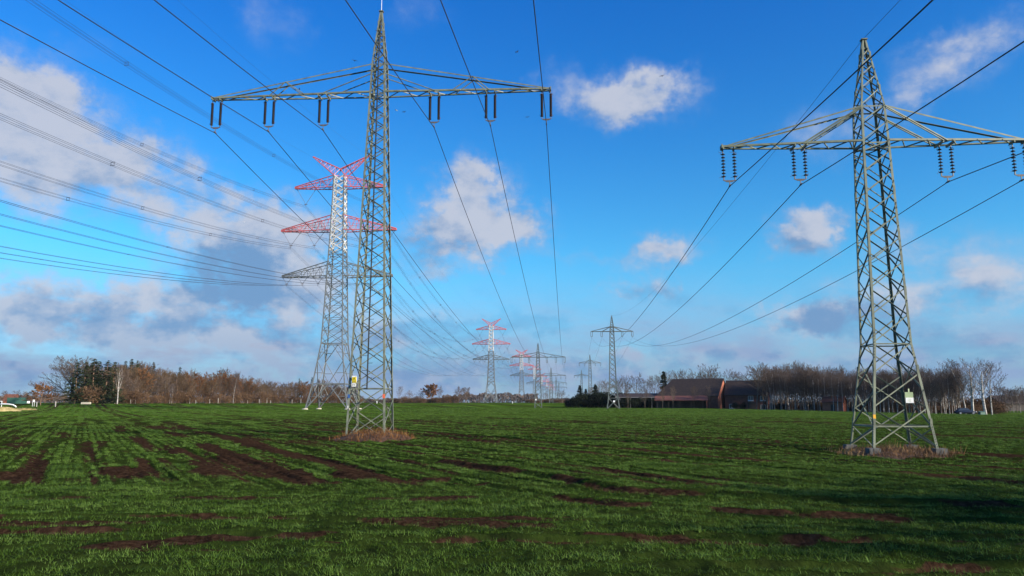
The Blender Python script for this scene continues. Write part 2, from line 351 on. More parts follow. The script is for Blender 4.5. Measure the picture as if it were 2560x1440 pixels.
    tb = math_('ADD', tl, math_('MULTIPLY', math_('SUBTRACT', tex(.12, 4, (3, 1, 1), rot), .5), 1.5))
    stf = mix(ramp(tb, [(.35, (1, 1, 1)), (.7, (0, 0, 0))]), stf, ramp(tb, [(0, (.9, .9, .9)), (1, (.9, .9, .9))]))
    g = mix(attr('near'), mix(stf, farg, soilc), grassc)
    sm = math_('MULTIPLY', attr('soil'), attr('near'))
    sm2 = math_('ADD', sm, math_('MULTIPLY', math_('SUBTRACT', tex(14, 4), .5), .5))
    smr = ramp(sm2, [(.28, (0, 0, 0)), (.5, (1, 1, 1))])
    L.new(mix(smr, g, soilc), b.inputs['Base Color'])
    bp = N.new('ShaderNodeBump'); bp.inputs['Strength'].default_value = .9; bp.inputs['Distance'].default_value = .12
    L.new(tex(1.6, 8, (3, 1, 1), rot, .7), bp.inputs['Height']); L.new(bp.outputs[0], b.inputs['Normal'])
    me.materials.append(m)
    return o
GR1, GR2, GR3 = (.014, .020, .006), (.022, .034, .007), (.032, .052, .009)
FG1, FG2, FG3 = (.022, .046, .005), (.060, .124, .012), (.105, .19, .026)
build_ground()

# ------------------------------------------------------------------ winter wheat (stuff)
def blade_mesh(name, n, rad, hgt, seg, width, rnd, m):
    mb = MB()
    for _ in range(n):
        a = rnd.uniform(0, 6.283); r = rad * math.sqrt(rnd.random()); p = Vector((math.cos(a) * r, math.sin(a) * r, -.01))
        d = rnd.uniform(0, 6.283); lean = rnd.uniform(.35, 1.35); h = hgt * rnd.uniform(.55, 1.15); w = width * rnd.uniform(.7, 1.2)
        dx, dy = math.cos(d), math.sin(d); tw = rnd.uniform(-.6, .6); sx, sy = -math.sin(d + tw), math.cos(d + tw)
        pts = []
        for k in range(seg + 1):
            t = k / seg; pts.append(Vector((p.x + dx * lean * h * t ** 1.7, p.y + dy * lean * h * t ** 1.7, p.z + h * (t - .38 * lean * t * t))))
        o = len(mb.v)
        for k in range(seg):
            ww = w * (1 - .55 * k / seg) / 2; mb.v += [pts[k] + Vector((sx, sy, 0)) * ww, pts[k] - Vector((sx, sy, 0)) * ww]
        mb.v.append(pts[seg])
        for k in range(seg - 1): mb.f.append((o + 2 * k, o + 2 * k + 1, o + 2 * k + 3, o + 2 * k + 2))
        mb.f.append((o + 2 * seg - 2, o + 2 * seg - 1, o + 2 * seg))
    me = bpy.data.meshes.new(name); me.from_pydata([tuple(v) for v in mb.v], [], mb.f); me.materials.append(m)
    return bpy.data.objects.new(name, me)
def scatter(name, pts, scl, rot, sources, label):
    col = bpy.data.collections.new(name + '_source')
    for s in sources: col.objects.link(s)
    me = bpy.data.meshes.new(name); me.vertices.add(len(pts)); me.vertices.foreach_set('co', pts.astype(np.float32).ravel())
    a = me.attributes.new('scl', 'FLOAT', 'POINT'); a.data.foreach_set('value', scl.astype(np.float32))
    a = me.attributes.new('rot', 'FLOAT_VECTOR', 'POINT'); a.data.foreach_set('vector', rot.astype(np.float32).ravel())
    a = me.attributes.new('pick', 'INT', 'POINT'); a.data.foreach_set('value', np.random.RandomState(3).randint(0, len(sources), len(pts)).astype(np.int32))
    o = bpy.data.objects.new(name, me); COL.objects.link(o)
    g = bpy.data.node_groups.new(name, 'GeometryNodeTree')
    g.interface.new_socket('Geometry', in_out='INPUT', socket_type='NodeSocketGeometry'); g.interface.new_socket('Geometry', in_out='OUTPUT', socket_type='NodeSocketGeometry')
    gi = g.nodes.new('NodeGroupInput'); go = g.nodes.new('NodeGroupOutput'); ip = g.nodes.new('GeometryNodeInstanceOnPoints')
    ci = g.nodes.new('GeometryNodeCollectionInfo'); ci.inputs['Collection'].default_value = col; ci.inputs['Separate Children'].default_value = True; ci.inputs['Reset Children'].default_value = True
    def na(nm, t): n = g.nodes.new('GeometryNodeInputNamedAttribute'); n.data_type = t; n.inputs['Name'].default_value = nm; return n.outputs['Attribute']
    g.links.new(gi.outputs[0], ip.inputs['Points']); g.links.new(ci.outputs[0], ip.inputs['Instance']); ip.inputs['Pick Instance'].default_value = True
    g.links.new(na('pick', 'INT'), ip.inputs['Instance Index']); g.links.new(na('rot', 'FLOAT_VECTOR'), ip.inputs['Rotation']); g.links.new(na('scl', 'FLOAT'), ip.inputs['Scale'])
    g.links.new(ip.outputs[0], go.inputs[0])
    md = o.modifiers.new('scatter', 'NODES'); md.node_group = g
    tag(o, label, 'crop', kind='stuff'); return o
def build_crop():
    rnd = random.Random(5); rs = np.random.RandomState(11)
    gm = leafmat('wheat_blades', CR1, CR2, CR3, .5, .25)
    small = [blade_mesh('wheat_tuft', 6, .055, .088, 3, .0065, rnd, gm) for _ in range(5)]
    mid = [blade_mesh('wheat_clump', 14, .09, .085, 2, .013, rnd, gm) for _ in range(4)]
    far = [blade_mesh('wheat_patch', 26, .30, .075, 2, .024, rnd, gm) for _ in range(4)]
    def pts(y0, y1, dens, thr, sp, k=.70, m=2.0):
        n = int(dens * (k * (y1 ** 2 - y0 ** 2) + 2 * m * (y1 - y0))); y = np.sqrt(rs.uniform(y0 ** 2, y1 ** 2, n)); x = rs.uniform(-1, 1, n) * (k * y + m)
        hd = y < 17.2 + 1.6 * (fbm(x * .3, y * .3, 5) - .5) + .04 * x       # headland rows run across, the field's rows run away to the left
        p = ROW[1] * x - ROW[0] * y; q = ROW[0] * x + ROW[1] * y; ph = y + .06 * x; qh = x
        pr = np.round(p / sp); prh = np.round(ph / sp); jt = rs.normal(0, .16, n) * sp
        pn = pr * sp + jt; x = np.where(hd, x, ROW[1] * pn + ROW[0] * q); y = np.where(hd, y + (prh * sp + jt - ph), -ROW[0] * pn + ROW[1] * q)
        gap = np.where(hd, vnoise(prh * 3.7, qh * .5, 61), vnoise(pr * 3.7, q * .16, 62))
        s = soil(x, y); cl = fbm(x * 1.1, y * 1.1, 77)
        keep = (s + rs.normal(0, .20, n) < thr) & (rs.uniform(0, 1, n) < .35 + .9 * cl) & (rs.uniform(0, 1, n) < np.clip(gap * 3.2 - .55, .08, 1))
        for mx, my, a, b_, h in MOUNDS: keep &= np.hypot((x - mx) / a, (y - my) / b_) > 1.0
        x, y, s, cl = x[keep], y[keep], s[keep], cl[keep]
        z = ground_z(x, y); sc_ = rs.uniform(.65, 1.15, len(x)) * (.65 + .7 * cl) * (1 - .4 * s)
        rot = np.stack([rs.uniform(-.2, .2, len(x)), rs.uniform(-.2, .2, len(x)), rs.uniform(0, 6.283, len(x))], -1)
        return np.stack([x, y, z], -1), sc_, rot
    scatter('wheat_near', *pts(7.2, 23, 270, .45, .135), small, 'young green wheat blades on the nearest part of the field')
    scatter('wheat_middle', *pts(22, 60, 52, .42, .30), mid, 'young green wheat around the two nearest pylons')
    scatter('wheat_far', *pts(58, 135, 9.0, .42, .75), far, 'young green wheat beyond the two nearest pylons')
    P_, S_, R_ = pts(130, 262, 1.6, .45, 1.6); scatter('wheat_distant', P_, S_ * 1.7, R_, far, 'young green wheat on the farthest part of the field')
CR1, CR2, CR3 = (.015, .027, .003), (.060, .114, .013), (.125, .205, .040)
build_crop()

# ------------------------------------------------------------------ pylons
STEEL = mat('painted_steel', (.175, .195, .13), (.095, .108, .076), 3.0, .55, .0, 0.0, 6)
STEEL2 = mat('painted_steel_grey', (.185, .20, .145), (.10, .108, .082), 3.0, .55, .0, 0.0, 6)
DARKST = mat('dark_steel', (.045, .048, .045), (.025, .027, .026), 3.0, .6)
GALV = mat('galvanised_steel', (.15, .16, .16), (.10, .107, .107), 2.0, .5, .0, 0.0, 6)
FARSTEEL = mat('distant_steel', (.11, .13, .12), (.07, .085, .08), 2.0, .6)
REDP = mat('red_paint', (.52, .11, .115), (.40, .09, .09), 1.5, .5)
WHITEP = mat('white_paint', (.56, .56, .55), (.44, .44, .43), 1.5, .5)
INS_D = mat('brown_porcelain', (.035, .018, .014), (.02, .012, .01), 8, .55, spec=.2)
INS_G = mat('dark_glass', (.03, .033, .038), (.03, .035, .04), 8, .5, spec=.25)
FIT = mat('galvanised_fitting', (.11, .095, .085), (.07, .055, .05), 12, .6)
WIREM = mat('conductor_aluminium', (.03, .027, .035), (.02, .018, .024), 20, .55, .0, .0)
CONC = mat('concrete', (.10, .098, .092), (.06, .06, .056), 6, .9, .4)
YEL = plain('yellow_sign', (.80, .62, .02), .4); BLK = plain('black_ink', (.012, .012, .012), .5)
WSIGN = plain('white_sign', (.78, .78, .76), .4); BLUE = plain('blue_plate', (.03, .10, .30), .4); ORNG = plain('orange_plate', (.75, .13, .05), .5)
BLKG = plain('grey_ink', (.25, .27, .25), .6); GSIGN = plain('green_sign', (.30, .38, .20), .5); YPL = plain('yellow_plate', (.80, .42, .02), .5)
LDIR = Vector((.0715, 1, 0)).normalized(); RZ = -math.atan(.0715)
def interp(prof, z):
    for (a, wa), (b, wb) in zip(prof[:-1], prof[1:]):
        if z <= b: return wa + (wb - wa) * (z - a) / (b - a)
    return prof[-1][1]
SG = [(-1, -1), (1, -1), (1, 1), (-1, 1)]
def corner(prof, i, z):
    w = interp(prof, z) / 2; return Vector((SG[i][0] * w, SG[i][1] * w, z))
def add_legs(root, prof, s, t, m, fine, zmax=None):
    for i in range(4):
        mb = MB(); sx, sy = SG[i]
        for (a, wa), (b, wb) in zip(prof[:-1], prof[1:]):
            p, q = Vector((sx * wa / 2, sy * wa / 2, a)), Vector((sx * wb / 2, sy * wb / 2, b))
            sl = s * (.75 if wb < .5 else 1)
            if fine: lbar(mb, p, q, (-sx, 0, 0), (0, -sy, 0), sl, t)
            else: sbar(mb, p, q, sl, sl, (1, 0, 0))
            if fine:   # bolted splice plates
                for k in range(2):
                    zz = a + (b - a) * (k + .5) / 2; c = p.lerp(q, (k + .5) / 2)
                    if b - a > 3: box(mb, (c.x - sx * sl * .5, c.y + sy * .006, c.z), (sl * .9, .012, .34)); box(mb, (c.x + sx * .006, c.y - sy * sl * .5, c.z), (.012, sl * .9, .34))
        mb.build('leg', m, root)
def breaks(prof, z0, z1, k):
    zs = [z0]
    while True:
        d = k * interp(prof, zs[-1])
        d = max(d, .34)
        if zs[-1] + 1.4 * d > z1: zs.append(z1); return zs
        zs.append(zs[-1] + d)
def brace(mb, prof, zs, s, t, fine, stagger=True, faces=(0, 1, 2, 3)):
    mids = [zs[0]] + [(a + b) / 2 for a, b in zip(zs[:-1], zs[1:])] + [zs[-1]]
    for fc in faces:
        i, j = fc, (fc + 1) % 4; nrm = Vector((-(SG[i][0] + SG[j][0]) / 2, -(SG[i][1] + SG[j][1]) / 2, 0))
        zz = mids if (stagger and fc % 2) else zs
        for a, b in zip(zz[:-1], zz[1:]):
            if b - a < .15: continue
            p1, q1, p2, q2 = corner(prof, i, a), corner(prof, j, b), corner(prof, j, a), corner(prof, i, b)
            o1, o2 = nrm * (t + .004), nrm * (t * 2.2 + s * .5 + .01)
            if fine:
                lbar(mb, p1 + o1, q1 + o1, Vector((0, 0, 1)), nrm, s, t * .8)
                lbar(mb, p2 + o2, q2 + o2, Vector((0, 0, -1)), -nrm, s, t * .8)
            else:
                sbar(mb, p1 + o1, q1 + o1, s); sbar(mb, p2 + o2, q2 + o2, s)
def ring(mb, prof, z, s, t, fine):
    for fc in range(4):
        i, j = fc, (fc + 1) % 4; nrm = Vector((-(SG[i][0] + SG[j][0]) / 2, -(SG[i][1] + SG[j][1]) / 2, 0))
        p, q = corner(prof, i, z) + nrm * (t + .02), corner(prof, j, z) + nrm * (t + .02)
        if fine: lbar(mb, p, q, (0, 0, -1), nrm, s, t * .8)
        else: sbar(mb, p, q, s)
def insulator_pair(root, x, zt, zc, style, fine, sp=.23, mats=None):
    """two strings side by side, closed below by a yoke plate and a wire clamp"""
    mi, mf = mats or (INS_D if style == 'rod' else INS_G, FIT)
    y = 0
    mb = MB(); zb = zc + .30 if style == 'rod' else zc + .26
    if fine:
        for sx in (-1, 1):
            X = x + sx * sp
            sbar(mb, (X, y, zb + .13), (X, y, zb - .02), .035)
            for zz, up in ((zb + .12, 1),):      # arcing horns
                tube(mb, [(X, y, zz), (X + sx * .08, y, zz + .01), (X + sx * .11, y, zz + up * .10)], [.010] * 3, 4)
                if style == 'cap': tube(mb, [(X, y, zz), (X - .15, y - .04, zz), (X - .19, y - .04, zz + up * -.03)], [.008] * 3, 4)
        vs = []
        for yy in (-.012, .012): vs += [(x - sp - .05, yy, zb), (x + sp + .05, yy, zb), (x + sp * .5, yy, zb - .085), (x - sp * .5, yy, zb - .085)]
        mb.add(vs, [(0, 1, 2, 3), (7, 6, 5, 4), (0, 4, 5, 1), (1, 5, 6, 2), (2, 6, 7, 3), (3, 7, 4, 0)])
        sbar(mb, (x, y, zb - .07), (x, y, zc + .03), .03)
        d = Vector((0, 1, 0)); tube(mb, [Vector((x, y, zc + .025)) - d * .16, (x, y, zc - .0), Vector((x, y, zc + .025)) + d * .16], [.02, .042, .02], 6)
    else:
        sbar(mb, (x - sp, y, zb), (x + sp, y, zb), .09); sbar(mb, (x, y, zb), (x, y, zc), .06)
    hd = mb.build('insulator_hanger', mf, root)
    if fine:
        for sx in (-1, 1): 
            X = x + sx * sp; zz = zt - .14; mb = MB(); sbar(mb, (X, y, zt), (X, y, zt - .16), .035); tube(mb, [(X, y, zz), (X + sx * .08, y, zz + .01), (X + sx * .11, y, zz - .10)], [.010] * 3, 4)
            if style == 'cap': tube(mb, [(X, y, zz), (X - .15, y - .04, zz), (X - .19, y - .04, zz + .03)], [.008] * 3, 4)
            mb.build('shackle', mf, hd)
    for sx in (-1, 1):
        mb = MB(); X = x + sx * sp; z1, z0 = zt - .14, zb + .10
        if not fine: tube(mb, [(X, y, zt), (X, y, zb)], [.075, .075], 5)
        elif style == 'rod':
            n = 22; pr = [(0, .03)]
            for k in range(n):
                u = k / n * (z1 - z0) + .01; pr += [(u, .042), (u + .012, .076), (u + .026, .07), (u + .034, .042)]
            pr += [(z1 - z0, .03)]; lathe(mb, (X, y, z0), (0, 0, 1), pr, 10)
        else:
            n = 8; pr = [(0, .012)]; L_ = z1 - z0
            for k in range(n):
                u = (k + .35) / n * L_; pr += [(u - .02, .014), (u, .088), (u + .018, .082), (u + .05, .035), (u + .07, .014)]
            pr += [(L_, .012)]; lathe(mb, (X, y, z0), (0, 0, 1), pr, 12)
        mb.build('insulator', mi, hd, smooth=False)
def small_pylon(label, x, y, z0, H, arm_z, apex_z, tip, hangs, clamp, prof, style, fine, dz, m, group, leg_s, br_s, strut_x=(.55,), base_panels=None, rings=()):
    root = empty('lattice_pylon', (x, y, z0), RZ); tag(root, label, 'pylon', group)
    t = .012 if fine else .02
    add_legs(root, prof, leg_s, t, m, fine)
    mb = MB(); zs = list(base_panels) if base_panels else [0.05]
    zs = zs[:-1] + breaks(prof, zs[-1], arm_z, dz)
    zs2 = breaks(prof, arm_z, apex_z, dz); zs3 = breaks(prof, apex_z, H - .35, dz * 1.05)
    brace(mb, prof, zs, br_s, t, fine); brace(mb, prof, zs2, br_s, t, fine, False); brace(mb, prof, zs3, br_s * .85, t, fine)
    for rz_ in list(rings) + [arm_z - .03, apex_z, H - .4]: ring(mb, prof, rz_, br_s * 1.15, t, fine)
    # plan brace and cap
    c = [corner(prof, i, arm_z - .06) for i in range(4)]; sbar(mb, c[0], c[2], br_s * .8); sbar(mb, c[1] + Vector((0, 0, -.08)), c[3] + Vector((0, 0, -.08)), br_s * .8)
    mb.build('lattice_bracing', m, root)
    wt = prof[-1][1]; mb = MB(); box(mb, (0, 0, H), (wt + .10, wt + .10, .05)); mb.build('top_cap', m, root)
    wa, wp = interp(prof, arm_z) / 2, interp(prof, apex_z) / 2; ch = leg_s * .95
    for sg in (-1, 1):
        mb = MB(); ty = .17; ends = []
        for sy in (-1, 1):
            lo0, lo1 = Vector((sg * wa, sy * wa, arm_z)), Vector((sg * tip, sy * ty, arm_z))
            up0, up1 = Vector((sg * wp, sy * wp, apex_z)), Vector((sg * (tip - .25), sy * ty, arm_z + .10))
            if fine:
                lbar(mb, lo0, lo1, (0, -sy, 0), (0, 0, 1), ch, t); lbar(mb, up0, up1, (0, -sy, 0), (0, 0, -1), ch * .7, t)
            else: sbar(mb, lo0, lo1, ch); sbar(mb, up0, up1, ch * .75)
            ends.append((lo0, lo1, up0, up1))
            for fx in strut_x:
                a = (fx * tip - wp) / (tip - .25 - wp); pu = up0.lerp(up1, a); b = lambda ff: lo0.lerp(lo1, (ff * tip - wa) / (tip - wa))
                sbar(mb, pu, b(fx * .78), br_s * .9); sbar(mb, pu, b(min(fx * 1.18, .98)), br_s * .9)
                if len(strut_x) == 1 and fx > .5: sbar(mb, Vector((sg * wp, sy * wp, apex_z - (apex_z - arm_z) * .35)), b(fx * .62), br_s * .9); 
        if not strut_x:
            for sy, e in zip((-1, 1), ends):
                a = (abs(hangs[0]) - .05 - wa) / (tip - wa); sbar(mb, e[2] + Vector((0, 0, -.05)), e[0].lerp(e[1], a), br_s * 1.05)
                sbar(mb, e[2] + Vector((0, 0, -.12)), e[0].lerp(e[1], a * .93), br_s * .8)
        n = 11 if fine else 7; (f0, f1, fu0, fu1), (b0, b1, bu0, bu1) = ends
        dn = Vector((0, 0, .03))
        for k in range(n):
            p = (f0 if k % 2 else b0).lerp(f1 if k % 2 else b1, k / n); q = (b0 if k % 2 else f0).lerp(b1 if k % 2 else f1, (k + 1) / n)
            sbar(mb, p + dn, q + dn, br_s * .85)
        if len(strut_x): 
            for fx in strut_x:
                a = (fx * tip - wp) / (tip - .25 - wp); sbar(mb, fu0.lerp(fu1, a), bu0.lerp(bu1, a), br_s * .8)
        box(mb, (sg * (tip - .02), 0, arm_z + .05), (.05, 2 * ty + .06, .16)); 
        for hx in hangs:
            if fine:
                for s2 in (-.23, .23):
                    a = (hx + s2 - wa) / (tip - wa); a = min(a, .99); p, q = f0.lerp(f1, a), b0.lerp(b1, a)
                    sbar(mb, p + Vector((0, 0, -.03)), q + Vector((0, 0, -.03)), .10, .05, (0, 0, 1))
        mb.build('crossarm', m, root)
        for hx in hangs: insulator_pair(root, sg * hx, arm_z - .05, clamp, style, fine, mats=None if fine else (FARSTEEL, FARSTEEL))
    return root
GL = 'pylons of the six-wire line, smaller with distance'; GR_ = 'pylons of the four-wire line'
HL = [2.95, 5.9, 8.8]; HR = [2.95, 5.85]
PL = [(0, 1.94), (17.8, .84), (19.4, .74), (22.5, .13)]
PR = [(0, 2.42), (4.1, 1.46), (12.4, 1.08), (13.95, .98), (17.05, .15)]
# --- near pylon of the six-wire line
LP = [(-7.0, 38.6, 0.0)]; RP = [(14.95, 30.8, 0.0)]
pyl = small_pylon('tall grey lattice pylon with six dark insulator pairs on a brown grass mound', -7.0, 38.6, 0.02, 22.5, 17.8, 19.4, 9.05, HL, 15.96, PL, 'rod', True, .66, STEEL2, GL, .094, .043, base_panels=[.05, 1.3, 2.48], rings=(2.48,))
# climbing rail in the middle of the front face, steps on alternating sides
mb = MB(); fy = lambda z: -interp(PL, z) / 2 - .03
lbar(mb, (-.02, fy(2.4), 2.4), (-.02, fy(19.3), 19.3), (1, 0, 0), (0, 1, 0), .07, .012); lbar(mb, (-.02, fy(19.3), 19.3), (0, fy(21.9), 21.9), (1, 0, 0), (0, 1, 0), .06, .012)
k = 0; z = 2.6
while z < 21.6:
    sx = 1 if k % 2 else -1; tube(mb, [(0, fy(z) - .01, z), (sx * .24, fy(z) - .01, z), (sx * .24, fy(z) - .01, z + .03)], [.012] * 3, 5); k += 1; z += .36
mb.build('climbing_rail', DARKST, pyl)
mb = MB(); tube(mb, [(0, 0, 22.5), (0, 0, 24.2)], [.016, .010], 5); mb.build('lightning_rod', WSIGN, pyl)
def plate(root, name, m, c, w, h, ang=0.0, d=.012, par=None):
    mb = MB(); box(mb, c, (w, d, h), ang); o = mb.build(name, m, par or root); return o
fyl = fy(2.9) - .09
sg_ = plate(pyl, 'warning_sign', YEL, (-.60, fyl, 2.87), .21, .26)
mb = MB()
tri = [(-.085, -.05), (.085, -.05), (0, .105)]; inn = [(-.062, -.037), (.062, -.037), (0, .076)]
yy = fyl - .010
vs = [(-.60 + a, yy, 2.885 + b) for a, b in tri] + [(-.60 + a, yy, 2.885 + b) for a, b in inn]
vs += [(p[0], yy + .004, p[2]) for p in vs]
mb.add(vs, [(0, 1, 4, 3), (1, 2, 5, 4), (2, 0, 3, 5), (0, 6, 7, 1), (1, 7, 8, 2), (2, 8, 6, 0)])
bolt = [(.012, .05), (-.022, .004), (0, .004), (-.012, -.032), (.024, .014), (.002, .014)]
vs = [(-.60 + a, yy, 2.885 + b) for a, b in bolt] + [(-.60 + a, yy + .004, 2.885 + b) for a, b in bolt]
mb.add(vs, [(0, 1, 2, 5), (2, 3, 4, 5)] + [(i, 6 + i, 6 + (i + 1) % 6, (i + 1) % 6) for i in range(6)])
mb.build('lightning_symbol', BLK, sg_)
mb = MB(); box(mb, (-.60, yy, 2.785), (.17, .004, .022)); mb.build('text_bar', BLK, sg_)
plate(pyl, 'sign_backing', WSIGN, (-.60, fyl + .014, 2.90), .235, .33)
npl = plate(pyl, 'number_plate', WSIGN, (-.62, fyl, 2.62), .20, .16)
mb = MB(); ny = fyl - .010
box(mb, (-.665, ny, 2.62), (.018, .004, .09)); box(mb, (-.60, ny, 2.655), (.055, .004, .016)); box(mb, (-.58, ny, 2.62), (.016, .004, .085)); box(mb, (-.605, ny, 2.612), (.045, .004, .014)); mb.build('digits', BLK, npl)
lw = interp(PL, 2.05) / 2
plate(pyl, 'blue_band', BLUE, (-lw + .04, -lw - .012, 2.08), .12, .17); plate(pyl, 'orange_band', ORNG, (lw - .05, -lw - .012, 2.08), .115, .19)
plate(pyl, 'white_tag', WSIGN, (-interp(PL, 1.6) / 2 + .03, -interp(PL, 1.6) / 2 - .012, 1.55), .04, .14)
for i in range(4):
    mb = MB(); c = corner(PL, i, 0); box(mb, (c.x, c.y, -.25), (.42, .42, .55)); mb.build('concrete_footing', CONC, pyl)
# --- near pylon of the four-wire line
pyr = small_pylon('squat grey lattice pylon with four glass insulator pairs and a white sign', 14.95, 30.8, 0.0, 17.05, 12.4, 13.95, 6.15, HR, 10.75, PR, 'cap', True, .76, STEEL, GR_, .09, .046, strut_x=(), base_panels=[.12, 1.58, 2.9, 4.1], rings=(.92, 4.1))
mb = MB()
for i in range(4):
    sx, sy = SG[i]
    for k in range(9):
        c = corner(PR, i, .25 + k * .09)
        tube(mb, [(c.x - sx * .02, c.y, c.z), (c.x - sx * .02, c.y + sy * .022, c.z)], [.016, .014], 6); tube(mb, [(c.x, c.y - sy * .05, c.z), (c.x + sx * .022, c.y - sy * .05, c.z)], [.016, .014], 6)
        c = corner(PR, i, 3.55 + k * .12)
        tube(mb, [(c.x - sx * .05, c.y, c.z), (c.x - sx * .05, c.y + sy * .022, c.z)], [.016, .014], 6)
mb.build('splice_bolts', STEEL, pyr)['kind'] = 'stuff'
for i in range(4):
    mb = MB(); c = corner(PR, i, 0); box(mb, (c.x, c.y, -.16), (.42, .42, .50)); mb.build('concrete_footing', CONC, pyr)
fr = -interp(PR, 2.0) / 2 - .06
hs_ = plate(pyr, 'hanging_sign', GSIGN, (.33, fr, 1.98), .30, .42)
plate(pyr, 'sign_panel', WSIGN, (.335, fr - .010, 1.88), .29, .20, par=hs_)
mb = MB(); sbar(mb, (.33, fr, 2.17), (.33, fr, 2.32), .05, .012)
mb.build('sign_strap', GSIGN, hs_); mb = MB()
for k in range(4): box(mb, (.335 + (.01 if k % 2 else -.02), fr - .018, 1.93 - k * .033), (.12 - .03 * (k % 2), .003, .010))
mb.build('sign_strap', GSIGN, hs_)
lw = interp(PR, 1.25) / 2
plate(pyr, 'yellow_plate', YPL, (-lw + .04, -lw - .012, 1.26), .10, .16)
# --- farther pylons of both lines
def far_profile(H, az, ap, wb, wa): return [(0, wb), (az, wa), (ap, wa * .88), (H, .16)]
LFAR = [(8.6, 255, 'second pylon of the six-wire line, grey, with pale feet at the far field edge'), (23.7, 470, 'third pylon of the six-wire line, thin grey, at the end of the wide wires'), (37.0, 650, 'fourth pylon of the six-wire line, faint blue grey'), (50.5, 840, 'fifth pylon of the six-wire line, faintest of its row')]
first = None
for i, (x, y, lb) in enumerate(LFAR):
    z = gz(x, y)
    if i == 0:
        o = small_pylon(lb, x, y, z, 21.2, 16.6, 18.1, 9.05, HL, 14.5, far_profile(21.2, 16.6, 18.1, 2.3, 1.0), 'rod', False, .8, FARSTEEL, GL, .16, .085, rings=(2.5,))
        p = plate(o, 'notice_plate', WSIGN, (-.7, -1.15, 2.7), .45, .45); LP.append((x, y, z - 1.46))
    elif i == 1:
        o = small_pylon(lb, x, y, z, 21.2, 16.6, 18.1, 9.05, HL, 14.5, far_profile(21.2, 16.6, 18.1, 2.3, 1.1), 'rod', False, 1.1, FARSTEEL, GL, .22, .12); first = o; LP.append((x, y, z - 1.46))
    else:
        o = copy_tree(first); o['label'] = lb; o.location = (x, y, z); LP.append((x, y, z - 1.46))
RFAR = [(28.9, 222, 'slender grey pylon with four insulator pairs standing left of the dark hedge'), (43.2, 428, 'small grey pylon rising behind the bare trees left of the farm'), (57.0, 635, 'tiny grey pylon just clearing the top of the dark hedge')]
for i, (x, y, lb) in enumerate(RFAR):
    z = gz(x, y); s_ = 1.0
    o = small_pylon(lb, x, y, z, 26.7, 22.1, 23.5, 6.1, HR, 20.4, [(0, 3.5), (6, 2.0), (22.1, 1.15), (23.5, 1.0), (26.7, .16)], 'cap', False, .85 if i == 0 else 1.15, FARSTEEL, GR_, .15 + .05 * i, .085 + .03 * i, strut_x=(), rings=(3.0, 6.0))
    if i == 0: plate(o, 'notice_plate', WSIGN, (.15, -1.6, 2.1), .5, .5)
    RP.append((x, y, z + 9.65))

